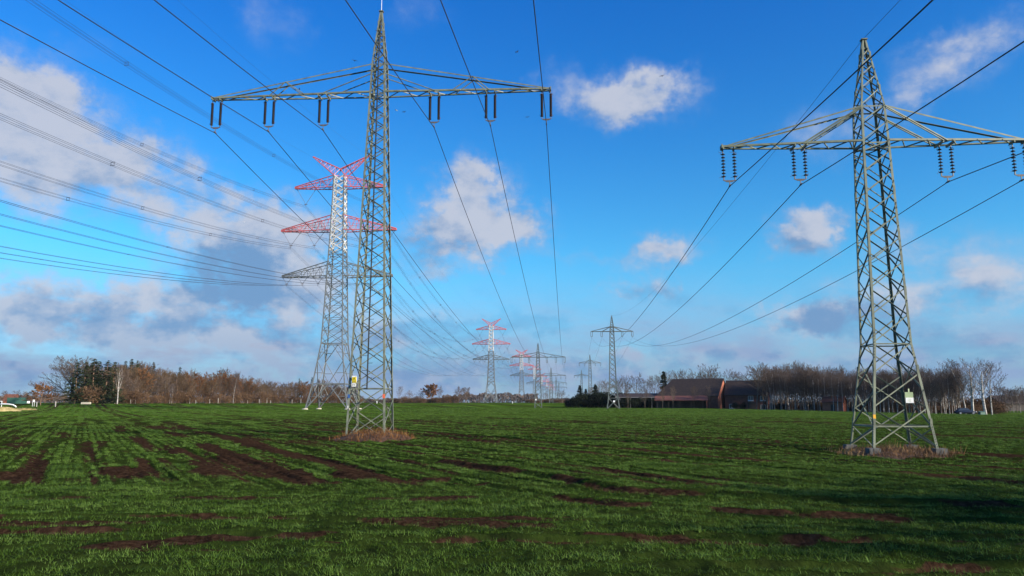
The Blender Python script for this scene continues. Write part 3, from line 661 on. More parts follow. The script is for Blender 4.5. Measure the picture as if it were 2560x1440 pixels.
# --- tall red and white pylons
BW = [(0, 11.0), (6.6, 8.4), (17.1, 5.6), (35.2, 4.3), (47.8, 3.5), (59.8, 2.95), (63.1, 2.8)]
def big_pylon(label, x, y, z, k=1.0, full=True):
    root = empty('tall_lattice_pylon', (x, y, z), RZ); tag(root, label, 'pylon', 'tall red and white pylons')
    add_legs(root, BW[:5][:4] + [(42.2, interp(BW, 42.2))], .27 * k, .03, GALV, False)
    wl = [(42.2, interp(BW, 42.2)), (47.8, 3.5), (59.8, 2.95), (63.1, 2.8)]
    for i in range(4):
        mb = MB()
        for (a, wa), (b, wb) in zip(wl[:-1], wl[1:]): sbar(mb, (SG[i][0] * wa / 2, SG[i][1] * wa / 2, a), (SG[i][0] * wb / 2, SG[i][1] * wb / 2, b), .24 * k, None, (1, 0, 0))
        mb.build('upper_leg', GALV if full else WHITEP, root)
    mb = MB(); bs = .12 * k
    for fc in range(4):                                   # portal foot
        i, j = fc, (fc + 1) % 4; A, B_ = corner(BW, i, 6.6), corner(BW, j, 6.6); mid = (A + B_) / 2; fa, fb = corner(BW, i, .1), corner(BW, j, .1)
        sbar(mb, mid, fa, .22 * k); sbar(mb, mid, fb, .22 * k); sbar(mb, A, B_, .2 * k)
        for f_, P_ in ((fa, A), (fb, B_)):
            m1 = mid.lerp(f_, .5); l1 = P_.lerp(f_, .5); sbar(mb, m1, l1, bs); sbar(mb, m1, P_, bs); sbar(mb, mid.lerp(f_, .75), l1, bs); sbar(mb, P_.lerp(f_, .75), mid.lerp(f_, .75), bs)
        ap = (corner(BW, i, 17.1) + corner(BW, j, 17.1)) / 2; 
        for (za, zb) in ((6.6, 17.1),):
            sbar(mb, mid, corner(BW, i, 12.5), bs * 1.2); sbar(mb, mid, corner(BW, j, 12.5), bs * 1.2); sbar(mb, corner(BW, i, 12.5), ap, bs * 1.2); sbar(mb, corner(BW, j, 12.5), ap, bs * 1.2)
            for q in (9.4, 14.8): 
                c1, c2 = corner(BW, i, q), corner(BW, j, q); sbar(mb, c1, c1.lerp(c2, .26), bs); sbar(mb, c2, c2.lerp(c1, .26), bs)
    ring(mb, BW, 17.1, .2 * k, .02, False)
    zs = breaks(BW, 17.1, 42.2, .62); brace(mb, BW, zs, bs, .02, False, full)
    for q in zs[1:-1:2 if not full else 1]: ring(mb, BW, q, bs * .8, .02, False)
    mb.build('lattice_bracing', GALV, root)
    mb = MB(); zs = breaks(BW, 42.2, 63.1, .62 if full else .9); brace(mb, BW, zs, .24 * k, .02, False, full); mb.build('white_bracing', WHITEP, root)
    def arm(zb, zt, tip, m, n, V):
        for sg in (-1, 1):
            mb = MB(); w0, w1 = interp(BW, zb) / 2, interp(BW, zt) / 2; cs = .2 * k; cur = []
            for sy in (-1, 1):
                a0, a1 = Vector((sg * w0, sy * w0, zb)), Vector((sg * tip, sy * .3, zb)); u0, u1 = Vector((sg * w1, sy * w1, zt)), Vector((sg * tip, sy * .3, zb + .45))
                sbar(mb, a0, a1, cs); sbar(mb, u0, u1, cs * .9); cur.append((a0, a1, u0, u1))
                for q in range(n):
                    t0, t1 = q / n, (q + 1) / n
                    sbar(mb, a0.lerp(a1, t0), u0.lerp(u1, t1), bs * .8) if q % 2 else sbar(mb, u0.lerp(u1, t0), a0.lerp(a1, t1), bs * .8)
                    if q: sbar(mb, a0.lerp(a1, t0), u0.lerp(u1, t0), bs * .7)
                sbar(mb, a0.lerp(u0, .5), a1.lerp(u1, .5), bs * .6)
            (a0, a1, u0, u1), (c0, c1, v0, v1) = cur
            for q in range(n):
                t0, t1 = q / n, (q + 1) / n
                sbar(mb, (a0 if q % 2 else c0).lerp(a1 if q % 2 else c1, t0), (c0 if q % 2 else a0).lerp(c1 if q % 2 else a1, t1), bs * .8); sbar(mb, u0.lerp(u1, t1), v0.lerp(v1, t1), bs * .7)
            box(mb, (sg * tip, 0, zb + .2), (.25, .7, .5)); mb.build('crossarm', m, root)
            for (xa, xb, xc, zc) in V:
                mb = MB(); A, B_, C_ = Vector((sg * xa, 0, zb)), Vector((sg * xb, 0, zb)), Vector((sg * xc, 0, zc + .35))
                for P_ in (A, B_): sbar(mb, P_, C_, .07 * k); q = P_.lerp(C_, .12); sbar(mb, q + Vector((-.3, 0, 0)), q + Vector((.3, 0, 0)), .06 * k)
                sbar(mb, C_ + Vector((-.45, 0, 0)), C_ + Vector((.45, 0, 0)), .11 * k); sbar(mb, C_, C_ + Vector((0, 0, -.5)), .1 * k); mb.build('insulator_string', FIT if full else FARSTEEL, root)
    arm(59.8, 63.1, 12.5, REDP, 6 if full else 4, [(12.1, 6.6, 9.4, 55.0)])
    arm(47.8, 51.9, 15.8, REDP, 8 if full else 5, [(15.5, 10.3, 13.1, 43.5), (8.9, 3.8, 6.6, 43.5)])
    arm(35.2, 39.1, 15.05, GALV if full else FARSTEEL, 8 if full else 5, [(15.0, 12.4, 13.8, 33.0), (10.8, 8.1, 9.5, 33.0), (6.5, 3.8, 5.2, 33.0)])
    for sg in (-1, 1):                                    # earth wire horns
        mb = MB(); T_ = Vector((sg * 7.8, 0, 68.7)); n = 6
        for sy in (-1, 1):
            lo = Vector((sg * 1.4, sy * 1.4, 63.1)); hi = Vector((0, sy * .4, 65.1)); sbar(mb, lo, T_, .19 * k); sbar(mb, hi, T_ + Vector((0, 0, .15)), .19 * k); sbar(mb, lo, hi, bs)
            for q in range(n): sbar(mb, lo.lerp(T_, q / n), hi.lerp(T_, (q + 1) / n), bs * .75); sbar(mb, lo.lerp(T_, q / n), hi.lerp(T_, q / n), bs * .6)
        box(mb, T_, (.3, .3, .35)); mb.build('earth_wire_horn', REDP, root)
    mb = MB()
    for sx in (-1, 1): sbar(mb, (sx * 1.4, -1.4, 63.1), (sx * -1.4, 1.4, 63.1), bs)
    box(mb, (0, 0, 64.9), (.5, 1.0, .5)); mb.build('horn_joint', REDP, root)
    if full:
        for i in range(4):
            mb = MB(); c = corner(BW, i, 0); tube(mb, [(c.x, c.y, -.2), (c.x, c.y, .28)], [.85, .7], 12); mb.build('concrete_footing', CONCL, root)
    return root
CONCL = mat('pale_concrete', (.50, .45, .34), (.36, .33, .26), 3, .9)
BIGS = [(-47, 204), (-17.1, 632), (12.5, 1010), (41, 1410), (70, 1810), (99, 2210), (127, 2610), (156, 3010)]
BL = ['tallest pylon, red and white, standing behind the near grey pylon', 'second tall red and white pylon, mid distance, above the far brown wood', 'third tall red and white pylon, partly hidden behind the six-wire row', 'fourth tall red and white pylon, pale and overlapped by grey pylons']
BP = []; proto = None
for i, (x, y) in enumerate(BIGS):
    z = gz(x, y); lb = BL[i] if i < 4 else 'tiny hazy red and white pylon close to the vanishing point of the row'
    if i < 2: o = big_pylon(lb, x, y, z, 1.0 if i == 0 else 1.5, i == 0)
    elif proto is None: o = proto = big_pylon(lb, x, y, z, 2.0, False)
    else: o = copy_tree(proto); o['label'] = lb; o.location = (x, y, z)
    BP.append((x, y, z))

# ------------------------------------------------------------------ wires
def span_pts(P, Q, sag, n):
    P = Vector(P); Q = Vector(Q); out = []
    for i in range(n + 1):
        t = i / n; p = P.lerp(Q, t); p.z -= 4 * sag * t * (1 - t); out.append(p)
    return out
def wire_pts(stations, xo, zc, sags, n):
    """stations: (x, y, z) of the pylons in order, xo: offset across the line, zc: clamp height"""
    pts = []
    A = [Vector((x + xo * LDIR.y, y - xo * LDIR.x, z + zc)) for x, y, z in stations]
    for (a, b, s_) in zip(A[:-1], A[1:], sags):
        q = span_pts(a, b, s_, n); pts += q if not pts else q[1:]
    return pts
def wire(name, label, group, pts, r, parent=None, cat='power line'):
    mb = MB(); tube(mb, pts, [r] * len(pts), 5); o = mb.build(name, WIREM, parent, smooth=True)
    if not parent: tag(o, label, cat, group)
    return o
def back(T, span): return (T[0] - .0715 * span, T[1] - span, T[2])
ORD6 = ['outermost left', 'second from left', 'third from left', 'third from right', 'second from right', 'outermost right']
for xo, w_ in zip([-8.8, -5.9, -2.95, 2.95, 5.9, 8.8], ORD6):
    st = [back(LP[0], 215)] + LP
    wire('power_line', f'dark wire, {w_} of the six on the near tall grey pylon', 'wires of the six-wire line', wire_pts(st, xo, 15.96, [6.3, 5.8, 5.0, 4.0, 4.0], 40), .019)
for xo, w_ in zip([-5.85, -2.95, 2.95, 5.85], ['outermost left', 'inner left', 'inner right', 'outermost right']):
    st = [back(RP[0], 190)] + RP
    wire('power_line', f'dark wire, {w_} of the four on the squat pylon at right', 'wires of the four-wire line', wire_pts(st, xo, 10.75, [4.5, 4.4, 5.0, 5.0], 44), .018)
ew = [(RP[0][0], RP[0][1], 17.1)] + [(x, y, gz(x, y) + 26.75) for x, y, _ in RFAR]
wire('earth_wire', 'thin wire on the very top of the squat pylon at right', None, wire_pts([back(ew[0], 190)] + ew, 0, 0, [3.2, 3.2, 3, 3], 44), .009)
BS = [back(BP[0], 396)] + BP[:5]
def sub(P, a): return [p + a for p in P]
RIGHT = Vector((LDIR.y, -LDIR.x, 0)); UPV = Vector((0, 0, 1))
def bundle(label, xo, zc, quad, r):
    pts = wire_pts(BS, xo, zc, [15.6, 17, 15, 15, 15], 40); root = empty('conductor_bundle', tuple(pts[40])); tag(root, label, 'power line', 'wire bundles of the tall red and white pylons')
    P0 = Vector(pts[40]); h = .21; offs = [(-h, -h), (h, -h), (h, h), (-h, h)] if quad else [(-h, 0), (h, 0)]
    for a, b in offs: wire('conductor', None, None, [p - P0 + RIGHT * a + UPV * b for p in pts], r, root)
    y = -150 + 17 * (xo % 3)
    for i, (p, q) in enumerate(zip(pts[:-1], pts[1:])):
        if p.y > 640: break
        while p.y <= y < q.y:
            c = p.lerp(q, (y - p.y) / (q.y - p.y)) - P0; mb = MB(); s_ = .03 if y < 250 else .05
            if quad:
                cs = [c + RIGHT * a + UPV * b for a, b in offs]
                for k in range(4): sbar(mb, cs[k], cs[(k + 1) % 4], s_ * 1.3)
                for k in range(4): sbar(mb, cs[k], c + (cs[k] - c) * 1.35, s_)
            else: sbar(mb, c - RIGHT * h, c + RIGHT * h + UPV * .04, s_)
            mb.build('spacer', WIREM, root); y += 46 if quad else 70
NM = {-1: 'left', 1: 'right'}
for sg in (-1, 1):
    bundle(f'four-wire bundle hung under the top red arm, {NM[sg]} side of the tallest pylon', sg * 9.4, 54.7, True, .017)
    bundle(f'four-wire bundle at the outer {NM[sg]} end of the middle red arm', sg * 13.1, 43.2, True, .017)
    bundle(f'four-wire bundle near the mast on the {NM[sg]} half of the middle red arm', sg * 6.6, 43.2, True, .017)
    for xo, w_ in ((13.8, 'outer'), (9.5, 'central'), (5.2, 'inner')):
        bundle(f'twin wire, {w_} of three under the grey lowest arm, {NM[sg]} side', sg * xo, 32.9, False, .02)
    pts = wire_pts(BS, sg * 7.8, 68.7, [14.8, 14, 13, 13, 13], 40)
    wire('earth_wire', f'thin wire from the {NM[sg]} horn tip of the red and white pylons', 'thin wires on the horn tips', pts, .013)

# ------------------------------------------------------------------ grass mounds round the near pylon feet
STRAW = leafmat('dead_grass', (.07, .028, .013), (.20, .095, .038), (.44, .25, .10), .8, .15)
STRAWP = leafmat('pale_dead_grass', (.06, .03, .016), (.19, .11, .055), (.38, .27, .13), .8, .15)
EARTH = mat('mound_earth', (.085, .042, .023), (.035, .018, .011), 5, .95, .8)
def mound(mi, label, n, seed, green):
    mx, my, a, b, h = MOUNDS[mi]; rnd = random.Random(seed)
    def hz(x, y):
        r = math.hypot(x / a, y / b); r += .22 * (float(vnoise(x * 1.3 + 9, y * 1.3 + seed)) - .5)
        return h * max(0.0, 1 - r) ** .6 * (.75 + .5 * float(vnoise(x * 2.1 + 3, y * 2.1, seed))) - .05
    root = MB(); n_ = 56; m_ = 40
    vs = [(-1.25 * a + 2.5 * a * i / n_, -1.25 * b + 2.5 * b * j / m_) for j in range(m_ + 1) for i in range(n_ + 1)]
    root.add([(x, y, hz(x, y)) for x, y in vs], [(j * (n_ + 1) + i, j * (n_ + 1) + i + 1, (j + 1) * (n_ + 1) + i + 1, (j + 1) * (n_ + 1) + i) for j in range(m_) for i in range(n_)])
    o = root.build('grass_mound', EARTH, None, True); o.location = (mx, my, float(ground_z(mx, my))); tag(o, label, 'grass mound')
    mb = MB()
    for _ in range(n):
        t = rnd.uniform(0, 6.283); r = math.sqrt(rnd.random()) * 1.08; x, y = math.cos(t) * r * a, math.sin(t) * r * b
        if rnd.random() > .35 + .65 * float(vnoise(x * 1.8, y * 1.8, seed + 4)) + .2 * (x / a): continue
        L_ = rnd.uniform(.14, .38) * (1.0 if rnd.random() < .93 else 1.7); d = rnd.gauss(-.2, 1.4); el = rnd.uniform(.05, 1.0) if rnd.random() < .8 else rnd.uniform(.9, 1.5)
        p = Vector((x, y, max(hz(x, y), -.02))); dv = Vector((math.cos(d) * math.cos(el), math.sin(d) * math.cos(el), math.sin(el)))
        s = dv.cross(Vector((0, 0, 1))).normalized() * rnd.uniform(.006, .012); q = p + dv * L_ * .55; e = p + dv * L_ + Vector((0, 0, -.25 * L_ * math.cos(el)))
        mb.add([p - s, p + s, q + s * .7, q - s * .7, e], [(0, 1, 2, 3), (3, 2, 4)])
    c = mb.build('dry_grass', STRAWP if mi else STRAW, o); c['kind'] = 'stuff'
    return o
mound(0, 'brown mound of dead grass round the feet of the tall grey pylon', 3600, 3, 0)
mound(1, 'straw-coloured grass mound round the concrete feet of the squat pylon', 6500, 8, 1)

# ------------------------------------------------------------------ trees
BARK = mat('bark_grey', (.16, .13, .10), (.07, .055, .045), 3, .9)
BARKB = mat('bark_brown', (.20, .12, .075), (.10, .06, .04), 3, .9)
BIRCHB = mat('bark_birch', (.52, .48, .43), (.15, .13, .115), 1.1, .8, detail=8, stretch=(1, 1, 3))
TWIG = leafmat('twigs_grey_brown', (.06, .042, .032), (.10, .07, .053), (.15, .107, .08), .9)
TWIGB = leafmat('twigs_brown', (.054, .035, .019), (.092, .059, .033), (.138, .091, .052), .9)
TWIGP = leafmat('twigs_purple_brown', (.055, .041, .035), (.09, .067, .058), (.14, .108, .093), .9)
RUSSET = leafmat('russet_leaves', (.11, .048, .019), (.19, .085, .033), (.27, .13, .055), .8, .2)
NEEDLE = leafmat('spruce_needles', (.014, .022, .011), (.026, .036, .016), (.05, .058, .025), .8)
HEDGE = leafmat('dark_evergreen', (.006, .010, .006), (.012, .017, .010), (.02, .026, .014), .8)
SCRUB = leafmat('brown_scrub', (.055, .032, .018), (.095, .055, .03), (.15, .09, .05), .9)
class Tree:
    def __init__(s): s.t = MB(); s.c = MB()
def cone3(mb, p, q, r):
    d = (q - p).normalized(); a = orth(d, Vector((.3, .5, .8))); b = d.cross(a)
    mb.add([p + a * r, p - a * r * .5 + b * r * .87, p - a * r * .5 - b * r * .87, q], [(0, 1, 3), (1, 2, 3), (2, 0, 3)])
def grow(T, rnd, p, d, L, r, lev, P):
    n = 5 if lev < 2 else 3; pts = [p]; dirs = [d]; step = L / n
    for i in range(n):
        w = P['wig'] * (1 if lev else .5)
        d = (d + Vector((rnd.uniform(-w, w), rnd.uniform(-w, w), rnd.uniform(-w, w) + P['up'] * (.12 if lev else .05)))).normalized()
        pts.append(pts[-1] + d * step); dirs.append(d)
    end = .25 if lev else .35
    radii = [r * (1 - (1 - end) * i / n) for i in range(n + 1)]
    tube(T.t if lev < P['trunk_lev'] else T.c, pts, radii, 6 if lev == 0 else 4 if lev == 1 else 3, cap=False)
    if lev >= P['levels']:
        return
    cnt = P['cnt'][lev]
    for k in range(cnt):
        f = P['first'] + (1 - P['first']) * (k + rnd.random()) / cnt if lev == 0 else .2 + .8 * (k + rnd.random()) / cnt
        i = min(int(f * n), n - 1); q = pts[i].lerp(pts[i + 1], f * n - i); dd = dirs[i + 1]
        az = k * 2.4 + rnd.uniform(-.5, .5); a = orth(dd, Vector((math.cos(az), math.sin(az), .1)))
        ang = P['ang'][lev] * rnd.uniform(.75, 1.25); nd = (dd * math.cos(ang) + a * math.sin(ang)).normalized()
        shape = P['shape'](f) if lev == 0 else (1.1 - .55 * f)
        nl = L * P['len'][lev] * shape * rnd.uniform(.8, 1.2); nr = max(r * (1 - .7 * f) * P['rad'][lev], .012)
        if lev == P['levels'] - 1:
            e = q + nd * nl; cone3(T.c, q, e, P['tw']) 
            if P.get('leaf'):
                for _ in range(P['leaf']):
                    c = q.lerp(e, rnd.uniform(.2, 1.1)); s_ = P['leafs'] * rnd.uniform(.6, 1.3); u = Vector((rnd.gauss(0, 1), rnd.gauss(0, 1), rnd.gauss(0, 1))).normalized(); v = orth(Vector((rnd.gauss(0, 1), rnd.gauss(0, 1), rnd.gauss(0, 1))), u)
                    T.c.add([c - u * s_, c + v * s_ * .5, c + u * s_, c - v * s_ * .5], [(0, 1, 2, 3)])
        else: grow(T, rnd, q, nd, nl, nr, lev + 1, P)
def bare(seed, H, r, **k):
    P = dict(levels=4, trunk_lev=2, cnt=[14, 8, 6, 6], first=.28, ang=[.95, .75, .7, .6], len=[.42, .5, .45, .42], rad=[.45, .5, .5, .5], wig=.14, up=1.0, tw=.042, shape=lambda f: .55 + 1.1 * math.sin(min(1, (1.05 - f) * 1.35) * 1.5) * .7)
    P.update(k); T = Tree(); grow(T, random.Random(seed), Vector((0, 0, -.1)), Vector((0, 0, 1)), H, r, 0, P); return T
def spruce(seed, H, W, droop=.35, dens=1.0):
    rnd = random.Random(seed); T = Tree(); tube(T.t, [(0, 0, -.1), (0, 0, H * .6), (0, 0, H)], [H * .014, H * .009, .02], 6, cap=False)
    z = H * .06
    while z < H * .985:
        f = z / H; rad = W * (1 - f) ** .85 * rnd.uniform(.8, 1.15) + .15; n = int((5 + 5 * (1 - f)) * dens)
        for k in range(n):
            az = rnd.uniform(0, 6.283); L_ = rad * rnd.uniform(.65, 1.15); b0 = Vector((0, 0, z)); tip = Vector((math.cos(az) * L_, math.sin(az) * L_, z - droop * L_ + .15 * L_))
            for m in range(int(5 + 5 * L_)):
                t = rnd.uniform(.12, 1); c = b0.lerp(tip, t); c.z -= .1 * math.sin(t * 3) * L_
                s_ = rnd.uniform(.3, .7); u = Vector((math.cos(az + rnd.uniform(-.9, .9)), math.sin(az + rnd.uniform(-.9, .9)), rnd.uniform(-.8, .05))).normalized(); v = orth(Vector((rnd.gauss(0, 1), rnd.gauss(0, 1), rnd.gauss(0, .6))), u)
                T.c.add([c - u * s_ * .4, c + v * s_ * .3, c + u * s_, c - v * s_ * .3], [(0, 1, 2, 3)])
        z += H * .024 * rnd.uniform(.7, 1.2)
    return T
def leafy(seed, W, H, n, ls, flat=.0):
    """evergreen or twiggy bush: leaf clumps through an uneven volume over a few stems"""
    rnd = random.Random(seed); T = Tree(); blobs = []
    for k in range(9):
        a = rnd.uniform(0, 6.283); r = rnd.uniform(0, .7); blobs.append((math.cos(a) * r * W / 2, math.sin(a) * r * W / 2, H * rnd.uniform(.25, .8), rnd.uniform(.22, .42)))
    for bx, by, bz, br in blobs: tube(T.t, [(bx * .2, by * .2, -.1), (bx * .6, by * .6, bz * .5), (bx, by, bz)], [.07, .05, .02], 4, cap=False)
    for i in range(n):
        bx, by, bz, br = rnd.choice(blobs); u = Vector((rnd.gauss(0, 1), rnd.gauss(0, 1), rnd.gauss(0, 1))).normalized() * rnd.random() ** .4
        c = Vector((bx + u.x * br * W, by + u.y * br * W, bz + u.z * br * H)); 
        if c.z < .02: c.z = rnd.uniform(.02, .4)
        s_ = ls * rnd.uniform(.6, 1.4); u = Vector((rnd.gauss(0, 1), rnd.gauss(0, 1), rnd.gauss(0, 1) + .3)).normalized(); v = orth(Vector((rnd.gauss(0, 1), rnd.gauss(0, 1), rnd.gauss(0, 1))), u)
        T.c.add([c - u * s_, c + v * s_ * (.5 - flat), c + u * s_, c - v * s_ * (.5 - flat)], [(0, 1, 2, 3)])
    return T
KINDS = {}
def kind(key, T, name, H, tm, cm):
    a = bpy.data.meshes.new('trunk'); a.from_pydata([tuple(v) for v in T.t.v], [], T.t.f); a.materials.append(tm); a.update()
    b = bpy.data.meshes.new('crown'); b.from_pydata([tuple(v) for v in T.c.v], [], T.c.f); b.materials.append(cm); b.update()
    top = max([v[2] for v in T.c.v]); KINDS.setdefault(key, []).append((name, top, a, b))
NT = [0]
def plant(key, x, y, h, label, cat='tree', group=None, rz=None, wide=1.0, var=None, zoff=0.0):
    NT[0] += 1; rnd = random.Random(NT[0] * 7 + 1); name, H, a, b = (rnd.choice(KINDS[key]) if var is None else KINDS[key][var]); s = h / H
    root = empty(name, (x, y, gz(x, y) + zoff), rnd.uniform(0, 6.283) if rz is None else rz, (s * wide, s * wide, s)); tag(root, label, cat, group)
    for nm, me in (('trunk', a), ('crown', b)): o = bpy.data.objects.new(nm, me); COL.objects.link(o); o.parent = root
    return root
big_shape = lambda f: 1.25 - .55 * f
for s in (1, 2, 3): kind('grey', bare(s, 14, .24, first=.22), 'bare_tree', 14, BARK, TWIG)
for s in (4, 5, 6, 7): kind('brown', bare(s, 14, .22, first=.12, cnt=[17, 8, 6, 6], tw=.05, ang=[.8, .7, .7, .6], len=[.40, .5, .45, .42]), 'bare_tree', 14, BARKB, TWIGB)
for s in (8, 9, 10, 11): kind('birch', bare(s, 13, .15, first=.20, cnt=[18, 6, 5, 5], ang=[.5, .55, .6, .6], len=[.36, .5, .5, .5], wig=.14, tw=.024, trunk_lev=1), 'birch_tree', 13, BIRCHB, TWIGP)
kind('oak', bare(21, 13, .50, first=.16, cnt=[24, 11, 9, 9], ang=[1.15, .7, .7, .65], len=[.62, .48, .42, .38], wig=.13, tw=.03, shape=big_shape), 'spreading_tree', 13, BARK, TWIG)
kind('fork', bare(23, 12, .28, first=.34, cnt=[9, 6, 5, 4], ang=[.5, .5, .6, .6], len=[.62, .42, .42, .4], wig=.10, tw=.024, trunk_lev=2, shape=lambda f: 1.1 - .5 * f), 'birch_tree', 12, BIRCHB, TWIGP)
for s in (31, 32): kind('russet', bare(s, 12, .2, first=.12, cnt=[13, 6, 5, 4], tw=.03, leaf=7, leafs=.18), 'russet_tree', 12, BARKB, RUSSET)
kind('lofty', bare(2, 14, .24, first=.45, up=1.2), 'bare_tree', 14, BARK, TWIG)
kind('rust', bare(33, 12, .2, first=.10, cnt=[14, 7, 5, 4], tw=.03, leaf=14, leafs=.34), 'russet_tree', 12, BARKB, RUSSET)
kind('beech', bare(34, 6, .16, first=.14, cnt=[13, 7, 5, 4], ang=[1.15, .7, .7, .7], len=[.6, .5, .4, .4], tw=.02, leaf=9, leafs=.17, up=.5), 'russet_tree', 6, BARKB, RUSSET)
for s in (41, 42, 43): kind('spruce', spruce(s, 16, 3.4), 'spruce_tree', 16, BARKB, NEEDLE)
for s in (51, 52): kind('scrub', leafy(s, 5, 3.2, 2600, .22, .30), 'brown_shrub', 3, BARKB, SCRUB)
for s in (53, 54): kind('hedge', leafy(s, 6, 4.5, 3600, .24), 'evergreen_bush', 4, BARK, HEDGE)
kind('darkfir', spruce(61, 11, 2.1, .1, 1.1), 'conifer_tree', 11, BARK, HEDGE)
rnd = random.Random(77)
def ux(u, y): return (u - 1280) / 1923 / 1.0113 * y
def hpx(vt, x, y): return 1.8 + y * math.tan(R(8.46) + math.atan((720 - vt) / 1923) * 1.0) - gz(x, y)   # height of a top seen at that elevation
# --- wood on the left
TOP = [(110, 915), (150, 893), (215, 905), (250, 905), (300, 900), (330, 902), (380, 908), (430, 918), (470, 912), (520, 928), (560, 920), (600, 928), (650, 940), (700, 950), (740, 945), (780, 945), (830, 950), (880, 955)]
def topv(u): return float(np.interp(u, [a for a, b in TOP], [b for a, b in TOP]))
def wy(u): return 292 + max(0, u - 215) * .27
gB = 'bare brown trees of the dense wood on the left'
lB = 'bare brown tree in the dense wood at the left edge of the field'
for row, (dy, hs, step) in enumerate(((4, .80, 17), (12, .90, 18), (24, 1.0, 19), (38, 1.03, 22))):
    u = 215.0 + row * 6
    while u < 890:
        y = wy(u) + dy + rnd.uniform(-4, 4); x = ux(u, y); h = hpx(topv(u) + rnd.uniform(-3, 14), x, y) * hs * rnd.uniform(.86, 1.0)
        plant('brown' if rnd.random() < .72 else 'grey', x, y, h, lB, 'tree', gB, wide=rnd.uniform(.85, 1.1)); u += step * rnd.uniform(.7, 1.3)
u = 208
while u < 900:
    y = wy(u) - rnd.uniform(-1, 4); plant('scrub', ux(u, y), y, rnd.uniform(3.0, 6.4) * (1.15 if rnd.random() < .2 else 1), 'low brown shrub along the foot of the wood on the left', 'shrub', 'brown shrubs along the foot of the left wood', wide=rnd.uniform(1, 1.4)); u += rnd.uniform(8, 14)
for i, (u, vt) in enumerate(((186, 906), (207, 904), (228, 897), (240, 903), (262, 901), (280, 905))):
    y = 287 + i * 2.5; x = ux(u, y); plant('spruce', x, y, hpx(vt, x, y), ['dark green spruce at the left end of the wood, before the huge round bare tree', 'dark green spruce right of the one before the huge round bare tree', 'tallest dark spruce near the left end of the wood', 'dark spruce squeezed among others near the left end of the wood', 'dark spruce left of the white forked birch, partly behind branches', 'dark spruce top just left of the white forked birch'][i], 'tree', 'spruces at the left end of the wood', wide=1.5)
for i, (u, vt) in enumerate(((307, 902), (322, 897), (336, 901), (377, 905), (445, 917), (746, 946), (778, 943))):
    y = wy(u) + 30; x = ux(u, y); plant('spruce', x, y, hpx(vt, x, y), 'dark spruce top poking out of the brown wood', 'tree', 'spruces inside the brown wood', wide=.9)
for i, (u, vt) in enumerate(((505, 925), (548, 922), (562, 925), (590, 930), (620, 938), (758, 948), (350, 908), (475, 925))):
    y = wy(u) + 8; x = ux(u, y); plant('russet', x, y, hpx(vt, x, y) * .96, 'rusty orange-brown tree among the brown trees of the left wood', 'tree', 'russet trees in the left wood')
plant('oak', ux(180, 302), 302, 18.8, 'huge round bare tree at the left end of the wood', 'tree', rz=.4, wide=1.3)
plant('fork', ux(293, 285), 285, 15.0, 'white-barked birch with forked upright limbs before the wood', 'tree', rz=1.0, wide=.85)
plant('birch', ux(583, 388), 388, 16.3, 'single slender white birch trunk in the middle of the left wood', 'tree', rz=.6, wide=.9, var=1)
for i, u in enumerate((424, 429)): plant('birch', ux(u, 345), 345, 9.0, ['left stem of the leaning pair of pale birches before the wood', 'right stem of the leaning pair of pale birches before the wood'][i], 'tree', 'leaning pair of birches', wide=.7, var=i + 1)
plant('beech', ux(101, 262), 262, 8.0, 'small round tree with rusty leaves left of the wood', 'tree', rz=.3, wide=1.15)
plant('grey', ux(136, 268), 268, 7.2, 'small dark bare tree between the rusty tree and the spruces', 'tree', rz=.9, wide=1.1)
for i, (u, vt, y) in enumerate(((8, 975, 400), (36, 973, 410), (60, 977, 420), (85, 978, 410), (112, 980, 400), (135, 978, 400), (160, 975, 390))):
    x = ux(u, y); plant('grey' if i % 2 else 'brown', x, y, hpx(vt, x, y), 'distant dark bare tree behind the houses at the left edge', 'tree', 'trees behind the far left houses', wide=1.3)
# --- centre distance
plant('rust', ux(1078, 520), 520, 13.4, 'round orange-brown tree standing alone in the centre distance', 'tree', var=0, wide=1.25)
plant('grey', ux(1052, 525), 525, 9.0, 'grey bare tree leaning against the left of the orange-brown tree', 'tree', wide=1.2)
plant('grey', ux(1098, 528), 528, 12.5, 'grey bare tree touching the right of the orange-brown tree', 'tree', wide=.8)
plant('brown', ux(1146, 560), 560, 12.2, 'broad rounded bare tree right of the orange-brown tree', 'tree', wide=1.3, var=0)
plant('brown', ux(1164, 565), 565, 11.6, 'bare tree forming the right shoulder of the broad rounded crown', 'tree', wide=1.2, var=1)
plant('birch', ux(996, 500), 500, 11.2, 'slim pale birch just right of the near grey pylon', 'tree', wide=1.0)
plant('grey', ux(1021, 520), 520, 8.8, 'small bare tree between the slim birch and the orange-brown tree', 'tree', wide=1.2)
for i, u in enumerate((1160, 1167, 1173)): plant('birch', ux(u, 540), 540, 6.5, 'short white birch trunk under the broad rounded crown', 'tree', 'short birches right of the rounded tree', wide=.7)
for u in range(984, 1140, 11):
    y = 500 + rnd.uniform(-6, 6); plant('scrub', ux(u, y), y, rnd.uniform(3.0, 5.2), 'brown shrub on the far field edge right of the near grey pylon', 'shrub', 'brown shrubs on the far field edge', wide=1.5)
for u in range(1318, 1410, 9):
    y = 600 + rnd.uniform(-6, 6); plant('scrub', ux(u, y), y, rnd.uniform(2.0, 4.2), 'low reddish shrub far away under the distant pylons', 'shrub', 'low shrubs under the distant pylons', wide=1.6)
plant('grey', ux(1366, 640), 640, 9.0, 'small dark tree beneath the hazy far pylons', 'tree', wide=1.1)
plant('grey', ux(1406, 420), 420, 7.5, 'small bare bush-like tree at the left end of the dark hedge', 'tree', wide=1.3)
